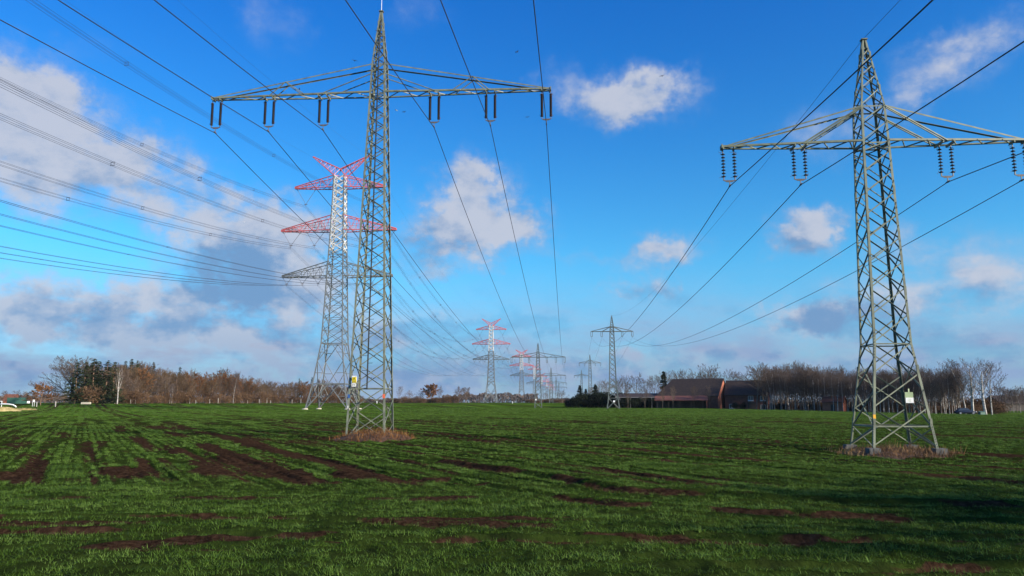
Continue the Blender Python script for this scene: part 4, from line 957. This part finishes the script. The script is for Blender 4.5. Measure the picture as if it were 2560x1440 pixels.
def far_wood(name, label, u0, u1, y, vt, seed, m):
    rd = random.Random(seed); mb = MB(); n = 9000
    for _ in range(n):
        u = rd.uniform(u0, u1); yy = y + rd.uniform(0, 45); x = ux(u, yy); g = gz(x, yy); top = hpx(vt, x, yy) * (.35 + .75 * float(fbm(u * .03, 1.3, seed, 5)) + .28 * float(vnoise(u * .16, 3, seed)))
        z = top * rd.random() ** .7; c = Vector((x, yy, g + z)); s_ = rd.uniform(.35, .8) * y / 420; u_ = Vector((rd.gauss(0, .5), rd.gauss(0, .5), 1)).normalized(); v = orth(Vector((rd.gauss(0, 1), rd.gauss(0, 1), 0)), u_)
        mb.add([c - u_ * s_, c + v * s_ * .5, c + u_ * s_, c - v * s_ * .5], [(0, 1, 2, 3)])
    return tag(mb.build(name, m), label, 'wood', kind='stuff')
far_wood('distant_wood', 'low dark brown wood along the horizon behind the red and white pylons', 1105, 1345, 850, 985, 5, TWIGP)
far_wood('distant_wood', 'thin dark tree line on the horizon left of the houses and hedge', 1330, 1450, 1100, 997, 6, TWIGP)
far_wood('distant_wood', 'dim tree line far behind the near grey pylon', 860, 1110, 900, 996, 9, TWIG)
far_wood('distant_wood', 'dim tree line on the horizon at the left edge of the picture', -60, 230, 640, 988, 7, TWIG)
far_wood('distant_wood', 'dark inside of the left wood behind its front trees', 225, 880, 500, 962, 12, TWIGB)
far_wood('distant_wood', 'dim tree line behind the wood on the right', 1890, 2640, 285, 965, 8, TWIGP)
# --- birch wood on the right
TR = [(1870, 930), (1900, 903), (1940, 910), (1985, 912), (2050, 908), (2090, 916), (2130, 920), (2200, 918), (2250, 915), (2330, 914), (2390, 910), (2410, 898), (2450, 890), (2490, 905), (2505, 960)]
def topr(u): return float(np.interp(u, [a for a, b in TR], [b for a, b in TR]))
def ry(u): return float(np.interp(u, [1870, 1890, 2100, 2450, 2520], [240, 235, 205, 180, 176]))
lb = 'slim birch in the dense row of white trunks on the right'
for row, (dy, hs, step) in enumerate(((0, .96, 12.5), (5, 1.0, 13), (11, 1.03, 13), (18, 1.05, 14), (27, 1.03, 15))):
    u = 1905.0 + 4 * row + (20 if row == 0 else 0)
    while u < 2405:
        y = ry(u) + dy + rnd.uniform(-2, 2); x = ux(u, y); h = hpx(topr(u) + rnd.uniform(-7, 12), x, y) * hs * rnd.uniform(.78, 1.04)
        plant('birch' if rnd.random() < .72 else 'grey', x, y, h, lb, 'tree', 'birches of the wood on the right', wide=rnd.uniform(.75, 1.05)); u += step * rnd.uniform(.7, 1.35)
for u, lab in ((2412, 'bare tree at the left of the tall group at the end of the birch wood'), (2430, 'tall leaning birch at the right end of the birch wood'), (2462, 'tallest white-trunked birch at the right end of the wood'), (2478, 'outermost bare birch at the right end of the wood')):
    y = ry(u) + (-3 if u == 2462 else 1); x = ux(u, y); plant('fork' if u in (2462, 2430) else 'birch', x, y, hpx(topr(u) - 3, x, y), lab, 'tree', wide=1.45)
for i, u in enumerate((2498, 2508, 2516, 2524, 2533, 2541, 2550, 2558, 2566, 2580, 2596, 2615)):
    y = 215 + rnd.uniform(-5, 8); x = ux(u, y); plant('grey' if i % 2 else 'birch', x, y, hpx(966 + rnd.uniform(-4, 12), x, y), 'lower bare tree beyond the right end of the birch wood', 'tree', 'lower trees at the right edge')
for u in range(1935, 2500, 15):
    y = ry(u) + 12 + rnd.uniform(-3, 3); plant('scrub', ux(u, y), y, rnd.uniform(1.5, 2.6), 'brown undergrowth shrub among the white birch trunks', 'shrub', 'undergrowth in the birch wood', wide=1.4)
    y += 16; plant('scrub', ux(u, y), y, rnd.uniform(3, 5), 'brown undergrowth shrub among the white birch trunks', 'shrub', 'undergrowth in the birch wood', wide=1.3)
# --- trees of the farm
for i, (u, vt, y) in enumerate(((1478, 962, 292), (1500, 952, 300), (1517, 946, 296), (1545, 940, 300), (1562, 936, 298), (1588, 930, 296), (1615, 938, 300), (1636, 934, 298), (1672, 926, 300), (1692, 920, 302), (1722, 922, 300), (1748, 920, 304), (1772, 912, 306), (1785, 908, 300), (1830, 918, 300), (1855, 926, 298))):
    x = ux(u, y); plant('grey', x, y, hpx(vt, x, y), 'bare round-crowned tree in the row behind the farm', 'tree', 'bare trees in the row behind the farm', wide=1.0)
x = ux(1891, 228); plant('lofty', x, 228, hpx(903, x, 228), 'big bushy bare tree in front of the house with white windows', 'tree', wide=1.2)
x = ux(1930, 228); plant('birch', x, 228, hpx(912, x, 228), 'bare birch with pale twin stems right of the house with white windows', 'tree', wide=1.0)
x = ux(1661, 262); plant('darkfir', x, 262, hpx(928, x, 262), 'narrow dark conifer behind the low shed of the farm', 'tree', wide=.95)
for u, vt, lab in ((1450, 963, 'dark conifer rising from the left part of the dark hedge'), (1489, 961, 'dark conifer rising from the middle of the dark hedge'), (1465, 972, 'short dark conifer between the two that rise from the hedge')):
    x = ux(u, 272); plant('darkfir', x, 272, hpx(vt, x, 272), lab, 'tree', wide=1.3)
for i, u in enumerate(range(1420, 1600, 13)):
    y = 268 - i * .9 + rnd.uniform(-2, 2); x = ux(u, y); vt = np.interp(u, [1412, 1440, 1500, 1550, 1600], [1004, 985, 977, 980, 986]); plant('hedge', x, y, hpx(float(vt), x, y), 'dark evergreen bush of the tall hedge left of the farm', 'bush', 'bushes of the dark hedge left of the farm', wide=1.1)
for i, u in enumerate((1552, 1568, 1585, 1603, 1622, 1640)):
    x = ux(u, 246); plant('hedge', x, 246, 3.0 + .6 * (i % 2), 'low dark bush in front of the open shed', 'bush', 'low bushes in front of the open shed', wide=.8)
for u, lab in ((1612, 'slim bare tree before the right half of the open shed'), (1570, 'slim bare tree before the left half of the open shed'), (1656, 'slim bare tree at the left corner of the barn'), (1682, 'slim bare tree before the left half of the red lean-to'), (1735, 'slim bare tree before the right half of the red lean-to'), (1774, 'slim bare tree by the sunlit brick gable end')):
    y = 238; x = ux(u, y); plant('grey', x, y, 7.2, lab, 'tree', wide=.55)
for u in (1838, 1856, 1930, 1945, 1962):
    x = ux(u, 232); plant('hedge', x, 232, 2.2, 'dark round bush beside the house with white windows', 'bush', 'dark bushes round the house', wide=.75)
# --- unseen trees added beyond the right edge to throw shade over the near field
for i, (x, y, h) in enumerate(((30, 1.0, 11), (36, -3.5, 14), (42, -6.5, 17), (39, -.5, 13), (50, -10, 18), (58, -8, 18), (54, -4, 15), (64, -15, 20), (35, 3.0, 9.5), (70, -11, 20), (46, -1, 12))):
    plant('brown', x, y, h, 'bare unseen tree added off to the right to shade the near field', 'tree', 'unseen trees added to shade the near field', wide=1.5)
for x, y, h in ((44, -10, 15), (60, -16, 19)): plant('spruce', x, y, h, 'dark unseen spruce added off to the right to shade the near field', 'tree', 'unseen spruces added to shade the near field', wide=1.4)

# ------------------------------------------------------------------ buildings
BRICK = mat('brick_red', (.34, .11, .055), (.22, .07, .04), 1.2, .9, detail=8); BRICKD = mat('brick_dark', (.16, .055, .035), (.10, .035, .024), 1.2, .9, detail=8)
TILE = mat('roof_tile_dark', (.034, .019, .013), (.019, .011, .008), 1.5, .8, detail=8); TILER = mat('roof_tile_red', (.17, .055, .032), (.11, .035, .022), 1.5, .8, detail=8)
WOODD = mat('dark_boards', (.045, .032, .026), (.025, .02, .016), 2, .85); WHITEW = mat('white_render', (.78, .78, .76), (.66, .66, .64), 2, .8)
GLASS = plain('window_glass', (.04, .05, .06), .1); SHEET = mat('grey_sheet', (.20, .20, .20), (.13, .13, .13), 1, .6); GREENP = mat('green_sheet', (.03, .10, .07), (.02, .07, .05), 1, .6)
def house(name, label, x, y, rz, L_, W, eave, ridge, wm, rm, over=.4, hip=0.0, gable_m=None, z=None):
    root = empty(name, (x, y, gz(x, y) if z is None else z), rz); tag(root, label, 'building')
    a, b = L_ / 2, W / 2; mb = MB(); k = ridge - .12
    mb.add([(-a, -b, -.8), (a, -b, -.8), (a, b, -.8), (-a, b, -.8), (-a, -b, eave), (a, -b, eave), (a, b, eave), (-a, b, eave)], [(0, 1, 5, 4), (2, 3, 7, 6)])
    if not gable_m: mb.add([(-a, -b, -.8), (-a, b, -.8), (-a, b, eave), (-a, 0, k), (-a, -b, eave)], [(0, 4, 3, 2, 1)]); mb.add([(a, -b, -.8), (a, b, -.8), (a, b, eave), (a, 0, k), (a, -b, eave)], [(0, 1, 2, 3, 4)])
    mb.build('wall', wm, root)
    if gable_m:
        mb = MB()
        for s in ((1,) if hip else (-1, 1)): mb.add([(s * a, -b, -.8), (s * a, b, -.8), (s * a, b, eave), (s * a, 0, k), (s * a, -b, eave), (s * (a - .3), -b + .01, -.8), (s * (a - .3), b - .01, -.8), (s * (a - .3), b - .01, eave), (s * (a - .3), 0, k), (s * (a - .3), -b + .01, eave)], [(0, 1, 2, 3, 4), (0, 4, 9, 5), (1, 6, 7, 2)])
        if hip: mb.add([(-a, -b, -.8), (-a, b, -.8), (-a, b, eave), (-a, -b, eave)], [(0, 3, 2, 1)])
        mb.build('gable_wall', gable_m, root)
    mb = MB(); o = over; sl = (ridge - eave) / b; eo = eave - sl * o; t = .18
    for s in (-1, 1):
        p = [(-a - .25, s * (b + o), eo), (a + .25, s * (b + o), eo), (a + .25, 0, ridge), (-a - .25 + hip, 0, ridge)]
        mb.add([Vector(q) for q in p] + [Vector(q) + Vector((0, 0, t)) for q in p], [(0, 1, 2, 3), (7, 6, 5, 4), (0, 4, 5, 1), (1, 5, 6, 2), (2, 6, 7, 3), (3, 7, 4, 0)])
    if hip: e = Vector((-a - .25, 0, eo)); f = Vector((-a - .25 + hip, 0, ridge)); mb.add([e + Vector((0, -b - o, 0)), e + Vector((0, b + o, 0)), f, e + Vector((0, -b - o, t)), e + Vector((0, b + o, t)), f + Vector((0, 0, t))], [(0, 1, 2), (5, 4, 3), (0, 3, 4, 1)])
    mb.build('roof', rm, root); return root
def window(root, c, w, h, n, fm=None):
    """framed window proud of a wall; n: outward normal along x or y in the house's own axes"""
    fm = fm or WHITEW; mb = MB(); nx, ny = n; X, Y, Z = c; t = .07
    def bar(du, dz, lu, lz): box(mb, (X + (du if ny else 0) + nx * .03, Y + (du if nx else 0) + ny * .03, Z + dz), (lu if ny else .06, lu if nx else .06, lz))
    for s in (-1, 1): bar(s * (w / 2 - t / 2), 0, t, h); bar(0, s * (h / 2 - t / 2), w - 2 * t, t)
    bar(0, 0, .05, h - 2 * t); bar(0, -h / 2 - .12, w + .2, .22)
    f = mb.build('window', fm, root); mb = MB(); box(mb, (X + nx * .012, Y + ny * .012, Z), ((w - .1) if ny else .02, (w - .1) if nx else .02, h - .1)); mb.build('pane', GLASS, f); return f
bx = ux(1725, 252); zb = gz(bx, 250)
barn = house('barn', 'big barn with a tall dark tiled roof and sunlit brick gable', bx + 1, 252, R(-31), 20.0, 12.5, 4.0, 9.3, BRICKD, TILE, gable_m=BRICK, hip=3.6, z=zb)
mb = MB()
for s in (-5.5, 3.0): box(mb, (s, -6.26, 1.4), (3.0, .08, 2.8))
mb.build('barn_door', WOODD, barn)
lean = empty('open_lean_to', (ux(1703, 240), 240, gz(ux(1703, 240), 240)), R(-12)); tag(lean, 'long open lean-to with a red tiled roof in front of the barn', 'shed')
mb = MB(); mb.add([(-8, -2.2, 2.35), (8, -2.2, 2.35), (8, 2.2, 3.7), (-8, 2.2, 3.7), (-8, -2.2, 2.5), (8, -2.2, 2.5), (8, 2.2, 3.85), (-8, 2.2, 3.85)], [(3, 2, 1, 0), (4, 5, 6, 7), (0, 1, 5, 4), (1, 2, 6, 5), (2, 3, 7, 6), (3, 0, 4, 7)]); mb.build('roof', TILER, lean)
mb = MB(); box(mb, (0, 2.0, 1.4), (15.6, .15, 4.0)); mb.build('wall', WOODD, lean)
mb = MB(); mb.add([(7.75, -2.0, -.8), (7.75, 1.85, -.8), (7.75, 1.85, 3.5), (7.75, -2.0, 2.33), (7.5, -2.0, -.8), (7.5, 1.85, -.8), (7.5, 1.85, 3.5), (7.5, -2.0, 2.33)], [(0, 1, 2, 3), (7, 6, 5, 4), (0, 3, 7, 4), (1, 5, 6, 2), (3, 2, 6, 7)]); mb.build('gable_wall', BRICK, lean)
for k in range(5): mb = MB(); box(mb, (-7.2 + k * 3.4, -1.9, .8), (.18, .18, 3.15)); mb.build('post', WOODD, lean)
shed = empty('open_shed', (ux(1600, 254), 254, gz(ux(1600, 254), 254)), R(-8)); tag(shed, 'long low open shed with a dark flat roof left of the barn', 'shed')
mb = MB(); mb.add([(-8, -3, 3.3), (8, -3, 3.3), (8, 3, 4.6), (-8, 3, 4.6), (-8, -3, 3.5), (8, -3, 3.5), (8, 3, 4.8), (-8, 3, 4.8)], [(3, 2, 1, 0), (4, 5, 6, 7), (0, 1, 5, 4), (1, 2, 6, 5), (2, 3, 7, 6), (3, 0, 4, 7)]); mb.build('roof', TILE, shed)
mb = MB(); box(mb, (0, 2.8, 1.7), (15.8, .15, 5.2)); box(mb, (-7.8, 0, 1.3), (.15, 5.4, 4.0)); mb.build('wall', WOODD, shed)
mb = MB(); box(mb, (0, -3.05, 3.40), (16, .06, .16)); mb.build('gutter', SHEET, shed)
for k in range(5): mb = MB(); box(mb, (-6.5 + k * 3.4, -2.8, 1.2), (.22, .22, 4.4)); mb.build('post', GALV, shed)
hx = ux(1879, 243); zh = gz(hx, 243)
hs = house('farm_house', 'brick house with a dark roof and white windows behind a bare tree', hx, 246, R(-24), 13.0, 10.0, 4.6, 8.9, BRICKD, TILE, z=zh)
for c in ((1.3, 4.0), (4.9, 4.0), (4.9, 1.3), (-4.5, 1.5)): window(hs, (c[0], -5.0, c[1] - .55), 1.5, 1.35, (0, -1))
mb = MB(); box(mb, (1.5, -5.05, 1.05), (2.4, .1, 2.4)); mb.build('door', WOODD, hs)
hut = house('brick_hut', 'small red brick hut among the birch trunks', ux(2086, 209), 209, R(-35), 5.2, 4.0, 2.6, 3.9, BRICK, TILER)
mb = MB(); box(mb, (0, -2.03, .9), (1.0, .06, 2.0)); mb.build('door', WOODD, hut)
house('low_barn', 'dark low roofed building behind the trees at the right edge', ux(2530, 262), 262, R(10), 16, 8, 2.6, 5.0, WOODD, TILE)
rh = house('brick_house', 'house with a steep red tiled roof at the left edge of the picture', ux(27, 420), 420, R(18), 6.0, 5.5, 1.6, 4.7, BRICK, TILER); window(rh, (1.8, -2.75, .6), 1.0, 1.0, (0, -1))
wh = house('white_house', 'small house with a white gable and dark roof right of the red-roofed one', ux(60, 405), 405, R(62), 4.0, 3.0, 1.8, 3.9, WHITEW, TILE); window(wh, (-2.0, .2, 1.2), .8, .9, (-1, 0))
ct = empty('storage_container', (ux(42, 292), 292, gz(ux(42, 292), 292)), R(15)); tag(ct, 'dark green steel container at the left field edge', 'container')
mb = MB(); box(mb, (0, 0, 1.1), (6.0, 2.3, 2.3))
for k in range(20): box(mb, (-2.85 + k * .3, -1.17, 1.1), (.12, .05, 2.1))
mb.build('container_body', GREENP, ct); mb = MB(); box(mb, (3.02, 0, 1.1), (.04, 2.1, 2.1)); 
for s in (-.5, .5): box(mb, (3.06, s, 1.1), (.03, .05, 2.0))
mb.build('container_door', GREENP, ct)
# ------------------------------------------------------------------ small things at the field edges
pp = empty('suction_pipe', (ux(22, 240), 240, gz(ux(22, 240), 240)), 0); tag(pp, 'white curved pipe on a white frame at the left field edge', 'pipe')
mb = MB(); tube(mb, [(-3.2, 0, .95), (-1.6, 0, 1.0), (0, 0, .95), (1.3, 0, .75), (2.1, 0, .35), (2.35, 0, -.05)], [.20] * 6, 10); mb.build('pipe', WSIGN, pp, True)
mb = MB()
for a, b in (((-3.6, 0, -.1), (-3.6, 0, 1.9)), ((-2.2, 0, -.1), (-2.2, 0, 1.9)), ((-3.6, 0, 1.85), (-2.2, 0, 1.85)), ((-3.6, 0, .95), (-2.2, 0, .95))): sbar(mb, a, b, .16)
mb.build('frame', WSIGN, pp)
def straw_heap(label, x, y, a, b, h, seed):
    mb = MB(); n_, m_ = 26, 14; rd = random.Random(seed)
    mb.add([((-1 + 2 * i / n_) * a, (-1 + 2 * j / m_) * b, h * max(0, 1 - (-1 + 2 * i / n_) ** 2) ** .6 * max(0, 1 - (-1 + 2 * j / m_) ** 2) ** .6 * rd.uniform(.7, 1.25) - .03) for j in range(m_ + 1) for i in range(n_ + 1)], [(j * (n_ + 1) + i, j * (n_ + 1) + i + 1, (j + 1) * (n_ + 1) + i + 1, (j + 1) * (n_ + 1) + i) for j in range(m_) for i in range(n_)])
    o = mb.build('straw_heap', STRAWY, None); o.location = (x, y, float(ground_z(x, y, False))); o.rotation_euler = (0, 0, R(38)); tag(o, label, 'straw heap')
    mb = MB()
    for _ in range(700):
        p = Vector((rd.uniform(-a, a), rd.uniform(-b, b), 0)); p.z = h * max(0, 1 - (p.x / a) ** 2) ** .6 * max(0, 1 - (p.y / b) ** 2) ** .6; d = Vector((rd.gauss(0, 1), rd.gauss(0, 1), rd.uniform(.1, .8))).normalized() * rd.uniform(.2, .5); s = d.cross(Vector((0, 0, 1))).normalized() * .02
        mb.add([p - s, p + s, p + d], [(0, 1, 2)])
    c = mb.build('loose_straw', STRAWY, o); c['kind'] = 'stuff'
STRAWY = leafmat('pale_straw', (.20, .16, .065), (.30, .24, .105), (.40, .33, .17), .8)
straw_heap('long pale yellow straw heap at the left edge of the field', ux(16, 160), 158, 3.8, 1.5, .8, 3)
straw_heap('thin streak of pale straw right of the long straw heap', ux(62, 182), 182, 2.6, .7, .4, 4)
tr = empty('concrete_trough', (ux(215, 280), 280, gz(ux(215, 280), 280)), R(4)); tag(tr, 'pale concrete trough on the grass before the spruces', 'trough')
mb = MB(); box(mb, (0, 0, .1), (3.1, .9, .25)); 
for s in (-1, 1): box(mb, (0, s * .41, .45), (3.1, .09, .5)); box(mb, (s * 1.5, 0, .45), (.1, .73, .5))
mb.build('basin', CONCL, tr)
sb = empty('notice_board', (ux(83, 250), 250, gz(ux(83, 250), 250)), .1); tag(sb, 'white notice board on posts before the rusty tree', 'sign')
mb = MB(); box(mb, (.1, 0, 1.75), (.62, .05, .75)); mb.build('board', WSIGN, sb)
for s in (-.25, .3): mb = MB(); box(mb, (s, .06, .6), (.09, .07, 1.9)); mb.build('post', WSIGN, sb)
def stake(u, y, h, label, group, m, w=.14):
    x = ux(u, y); mb = MB(); box(mb, (0, 0, h / 2 - .1), (w, w, h + .2)); mb.add([(-w / 2, -w / 2, h), (w / 2, -w / 2, h), (w / 2, w / 2, h), (-w / 2, w / 2, h), (0, 0, h + w * .6)], [(0, 1, 4), (1, 2, 4), (2, 3, 4), (3, 0, 4)])
    o = mb.build('wooden_stake', m); o.location = (x, y, gz(x, y)); tag(o, label, 'stake', group)
PALEW = mat('pale_wood', (.50, .46, .40), (.34, .31, .27), 3, .8)
stake(92, 246, 1.5, 'pale stake right of the white notice board', None, PALEW, .2); stake(139, 247, 1.6, 'pale stake by the small dark bare tree', None, PALEW, .2)
for i, u in enumerate((253, 259, 287, 326, 338, 474, 489, 524, 545, 619, 648, 667, 676, 730, 752)):
    y = wy(u) - 5.5; stake(u, y, 1.5 + .9 * ((i * 7) % 3) / 2, 'thin pale stake at the foot of the wood on the left', 'stakes along the foot of the left wood', PALEW, .16)
mk = MB(); lathe(mk, (0, 0, -.05), (0, 0, 1), [(0, .16), (.5, .16), (.62, .22), (.8, .2), (.92, .05)], 12); o = mk.build('marker_cap', WSIGN, None, True); x = ux(1281, 330); o.location = (x, 330, gz(x, 330)); tag(o, 'small white marker dot at the far field edge between distant pylons', 'marker')
o2 = o.copy(); COL.objects.link(o2); x = ux(942, 300); o2.location = (x, 300, gz(x, 300)); o2['label'] = 'small white marker dot seen through the legs of the near grey pylon'
for o_ in (o, o2): o_['group'] = 'white marker dots on the far field edge'
# ------------------------------------------------------------------ parked car and box by the birches
CARP = plain('dark_blue_paint', (.012, .016, .03), .25); TYRE = plain('tyre_rubber', (.012, .012, .012), .8); LAMP = plain('lamp_lens', (.75, .75, .72), .15); RIM = plain('wheel_rim', (.35, .36, .37), .35, .6)
cx, cy = ux(2386, 180), 176.0
car = empty('parked_car', (cx, cy, gz(cx, cy) + .02), R(-8)); tag(car, 'dark car parked before the birch trunks', 'car')
sec = [(-2.15, .62, .45, .70), (-2.05, .80, .30, .80), (-1.2, .92, .22, .86), (-.2, .95, .22, .88), (1.0, .92, .22, .87), (1.75, .80, .25, .82), (2.12, .62, .35, .70)]
mb = MB(); rings_ = []
for X_, top, bot, w in sec: rings_.append([(X_, -w, bot), (X_, -w - .02, (top + bot) / 2), (X_, -w + .06, top), (X_, w - .06, top), (X_, w + .02, (top + bot) / 2), (X_, w, bot)])
for r_ in rings_: mb.v += r_
for i in range(len(sec) - 1):
    for k in range(6): mb.f.append((i * 6 + k, i * 6 + (k + 1) % 6, (i + 1) * 6 + (k + 1) % 6, (i + 1) * 6 + k))
mb.f += [tuple(range(6)), tuple(range(len(sec) * 6 - 6, len(sec) * 6))[::-1]]; mb.build('body', CARP, car, True)
mb = MB(); b0 = [(-1.75, -.78, .86), (1.05, -.78, .92), (1.05, .78, .92), (-1.75, .78, .86)]; t0 = [(-1.25, -.60, 1.42), (.25, -.60, 1.45), (.25, .60, 1.45), (-1.25, .60, 1.42)]
mb.add(b0 + t0, [(0, 1, 5, 4), (1, 2, 6, 5), (2, 3, 7, 6), (3, 0, 4, 7)]); mb.build('windows', GLASS, car)
mb = MB(); mb.add([(p[0], p[1] * 1.02, p[2]) for p in t0] + [(p[0], p[1] * .9, p[2] + .05) for p in t0], [(0, 1, 5, 4), (1, 2, 6, 5), (2, 3, 7, 6), (3, 0, 4, 7), (4, 5, 6, 7)]); mb.build('roof_panel', CARP, car)
for X_ in (-1.35, 1.35):
    for s in (-1, 1):
        mb = MB(); lathe(mb, (X_, s * .72, .32), (0, s, 0), [(0, .30), (.02, .32), (.16, .32), (.18, .28)], 16); w_ = mb.build('wheel', TYRE, car)
        mb = MB(); lathe(mb, (X_, s * .895, .32), (0, s, 0), [(0, .20), (.015, .18)], 12); mb.build('rim', RIM, w_)
for s in (-.6, .6): mb = MB(); box(mb, (2.06, s, .66), (.16, .34, .16)); mb.build('headlight', LAMP, car)
bxx = empty('green_box', (ux(2452, 172), 172, gz(ux(2452, 172), 172)), R(10)); tag(bxx, 'low green grit box beside the tall birch trunk', 'box')
mb = MB(); box(mb, (0, 0, .3), (1.2, .8, .7)); mb.build('bin', GREENP, bxx); mb = MB(); mb.add([(-.65, -.45, .65), (.65, -.45, .65), (.65, .45, .78), (-.65, .45, .78), (-.65, -.45, .70), (.65, -.45, .70), (.65, .45, .84), (-.65, .45, .84)], [(3, 2, 1, 0), (4, 5, 6, 7), (0, 1, 5, 4), (1, 2, 6, 5), (2, 3, 7, 6), (3, 0, 4, 7)]); mb.build('lid', GREENP, bxx)
# ------------------------------------------------------------------ birds in the sky
BIRD = plain('bird_plumage', (.05, .05, .055), .8); BIRDW = plain('bird_plumage_pale', (.7, .7, .7), .8)
def bird(label, p, rz, m, k=1.0):
    root = empty('bird', p, rz, k); tag(root, label, 'bird', 'birds in the sky')
    mb = MB(); lathe(mb, (-.2, 0, 0), (1, 0, 0), [(0, .01), (.06, .05), (.18, .07), (.30, .05), (.36, .035), (.42, .03), (.47, .005)], 8); mb.add([(-.18, -.02, 0), (-.18, .02, 0), (-.34, .07, .01), (-.34, -.07, .01)], [(0, 1, 2, 3)]); mb.build('bird_body', m, root, True)
    for s in (-1, 1):
        mb = MB(); a = [(.10, s * .05, .02), (.14, s * .26, .12), (.02, s * .55, .06), (-.06, s * .54, .055), (0, s * .26, .11), (-.06, s * .05, .015)]; mb.add([Vector(q) for q in a] + [Vector(q) + Vector((0, 0, .012)) for q in a], [(0, 1, 4, 5), (1, 2, 3, 4), (11, 10, 7, 6), (10, 9, 8, 7)] + [(i, 6 + i, 6 + (i + 1) % 6, (i + 1) % 6) for i in range(6)]); mb.build('wing', m, root)
BIRD_POS = [(0.40, 60.0, 30.44), (1.55, 75.0, 30.56), (-13.40, 62.0, 30.60), (-20.94, 72.0, 32.29), (-11.01, 70.0, 29.32), (-9.99, 68.0, 28.38), (-37.41, 105.0, 26.74), (13.57, 66.0, 31.00)]
BIRDS = [(None, .5, 0, 'small dark bird high above the gap between the two near pylons'), (None, 1.2, 0, 'small dark bird right of the outermost insulator pair of the tall grey pylon'), (None, 2.2, 0, 'small dark bird just left of the top spike of the tall grey pylon'), (None, .2, 0, 'small dark bird above the left half of the wide crossarm'), (None, 2.8, 1, 'small pale bird right of the mast below the wide crossarm'), (None, .9, 0, 'small dark bird beside the pale one below the wide crossarm'), (None, 1.5, 1, 'small white bird in the grey cloud left of the tallest pylon'), (None, .8, 0, 'small dark bird right of the outermost wire near the top')]
for (p, rz_, w_, lab), q in zip(BIRDS, BIRD_POS): bird(lab, q, rz_, BIRDW if w_ else BIRD, .5)
# ------------------------------------------------------------------ haze over the plain
HAZE = 0.00004
if HAZE:
    mb = MB(); x0, x1, y0, y1, z0, z1 = -6050, 6050, -560, 9050, -2.4, 92
    X0, X1 = -7500, 7500
    mb.add([(X0, -1200, z0), (X1, -1200, z0), (X1, 10500, z0), (X0, 10500, z0), (X0, -1200, z1), (X1, -1200, z1), (X1, 10500, z1), (X0, 10500, z1)], [(3, 2, 1, 0), (4, 5, 6, 7), (0, 1, 5, 4), (1, 2, 6, 5), (2, 3, 7, 6), (3, 0, 4, 7)])
    hm = bpy.data.materials.new('haze'); hm.use_nodes = True; nt = hm.node_tree; nt.nodes.clear(); pv = nt.nodes.new('ShaderNodeVolumePrincipled'); ou = nt.nodes.new('ShaderNodeOutputMaterial')
    pv.inputs['Color'].default_value = (.78, .88, 1.0, 1); pv.inputs['Density'].default_value = HAZE; pv.inputs['Anisotropy'].default_value = 0.2; nt.links.new(pv.outputs[0], ou.inputs['Volume'])
    h = mb.build('haze', hm); tag(h, 'thin bluish haze over the plain', 'haze', kind='stuff')
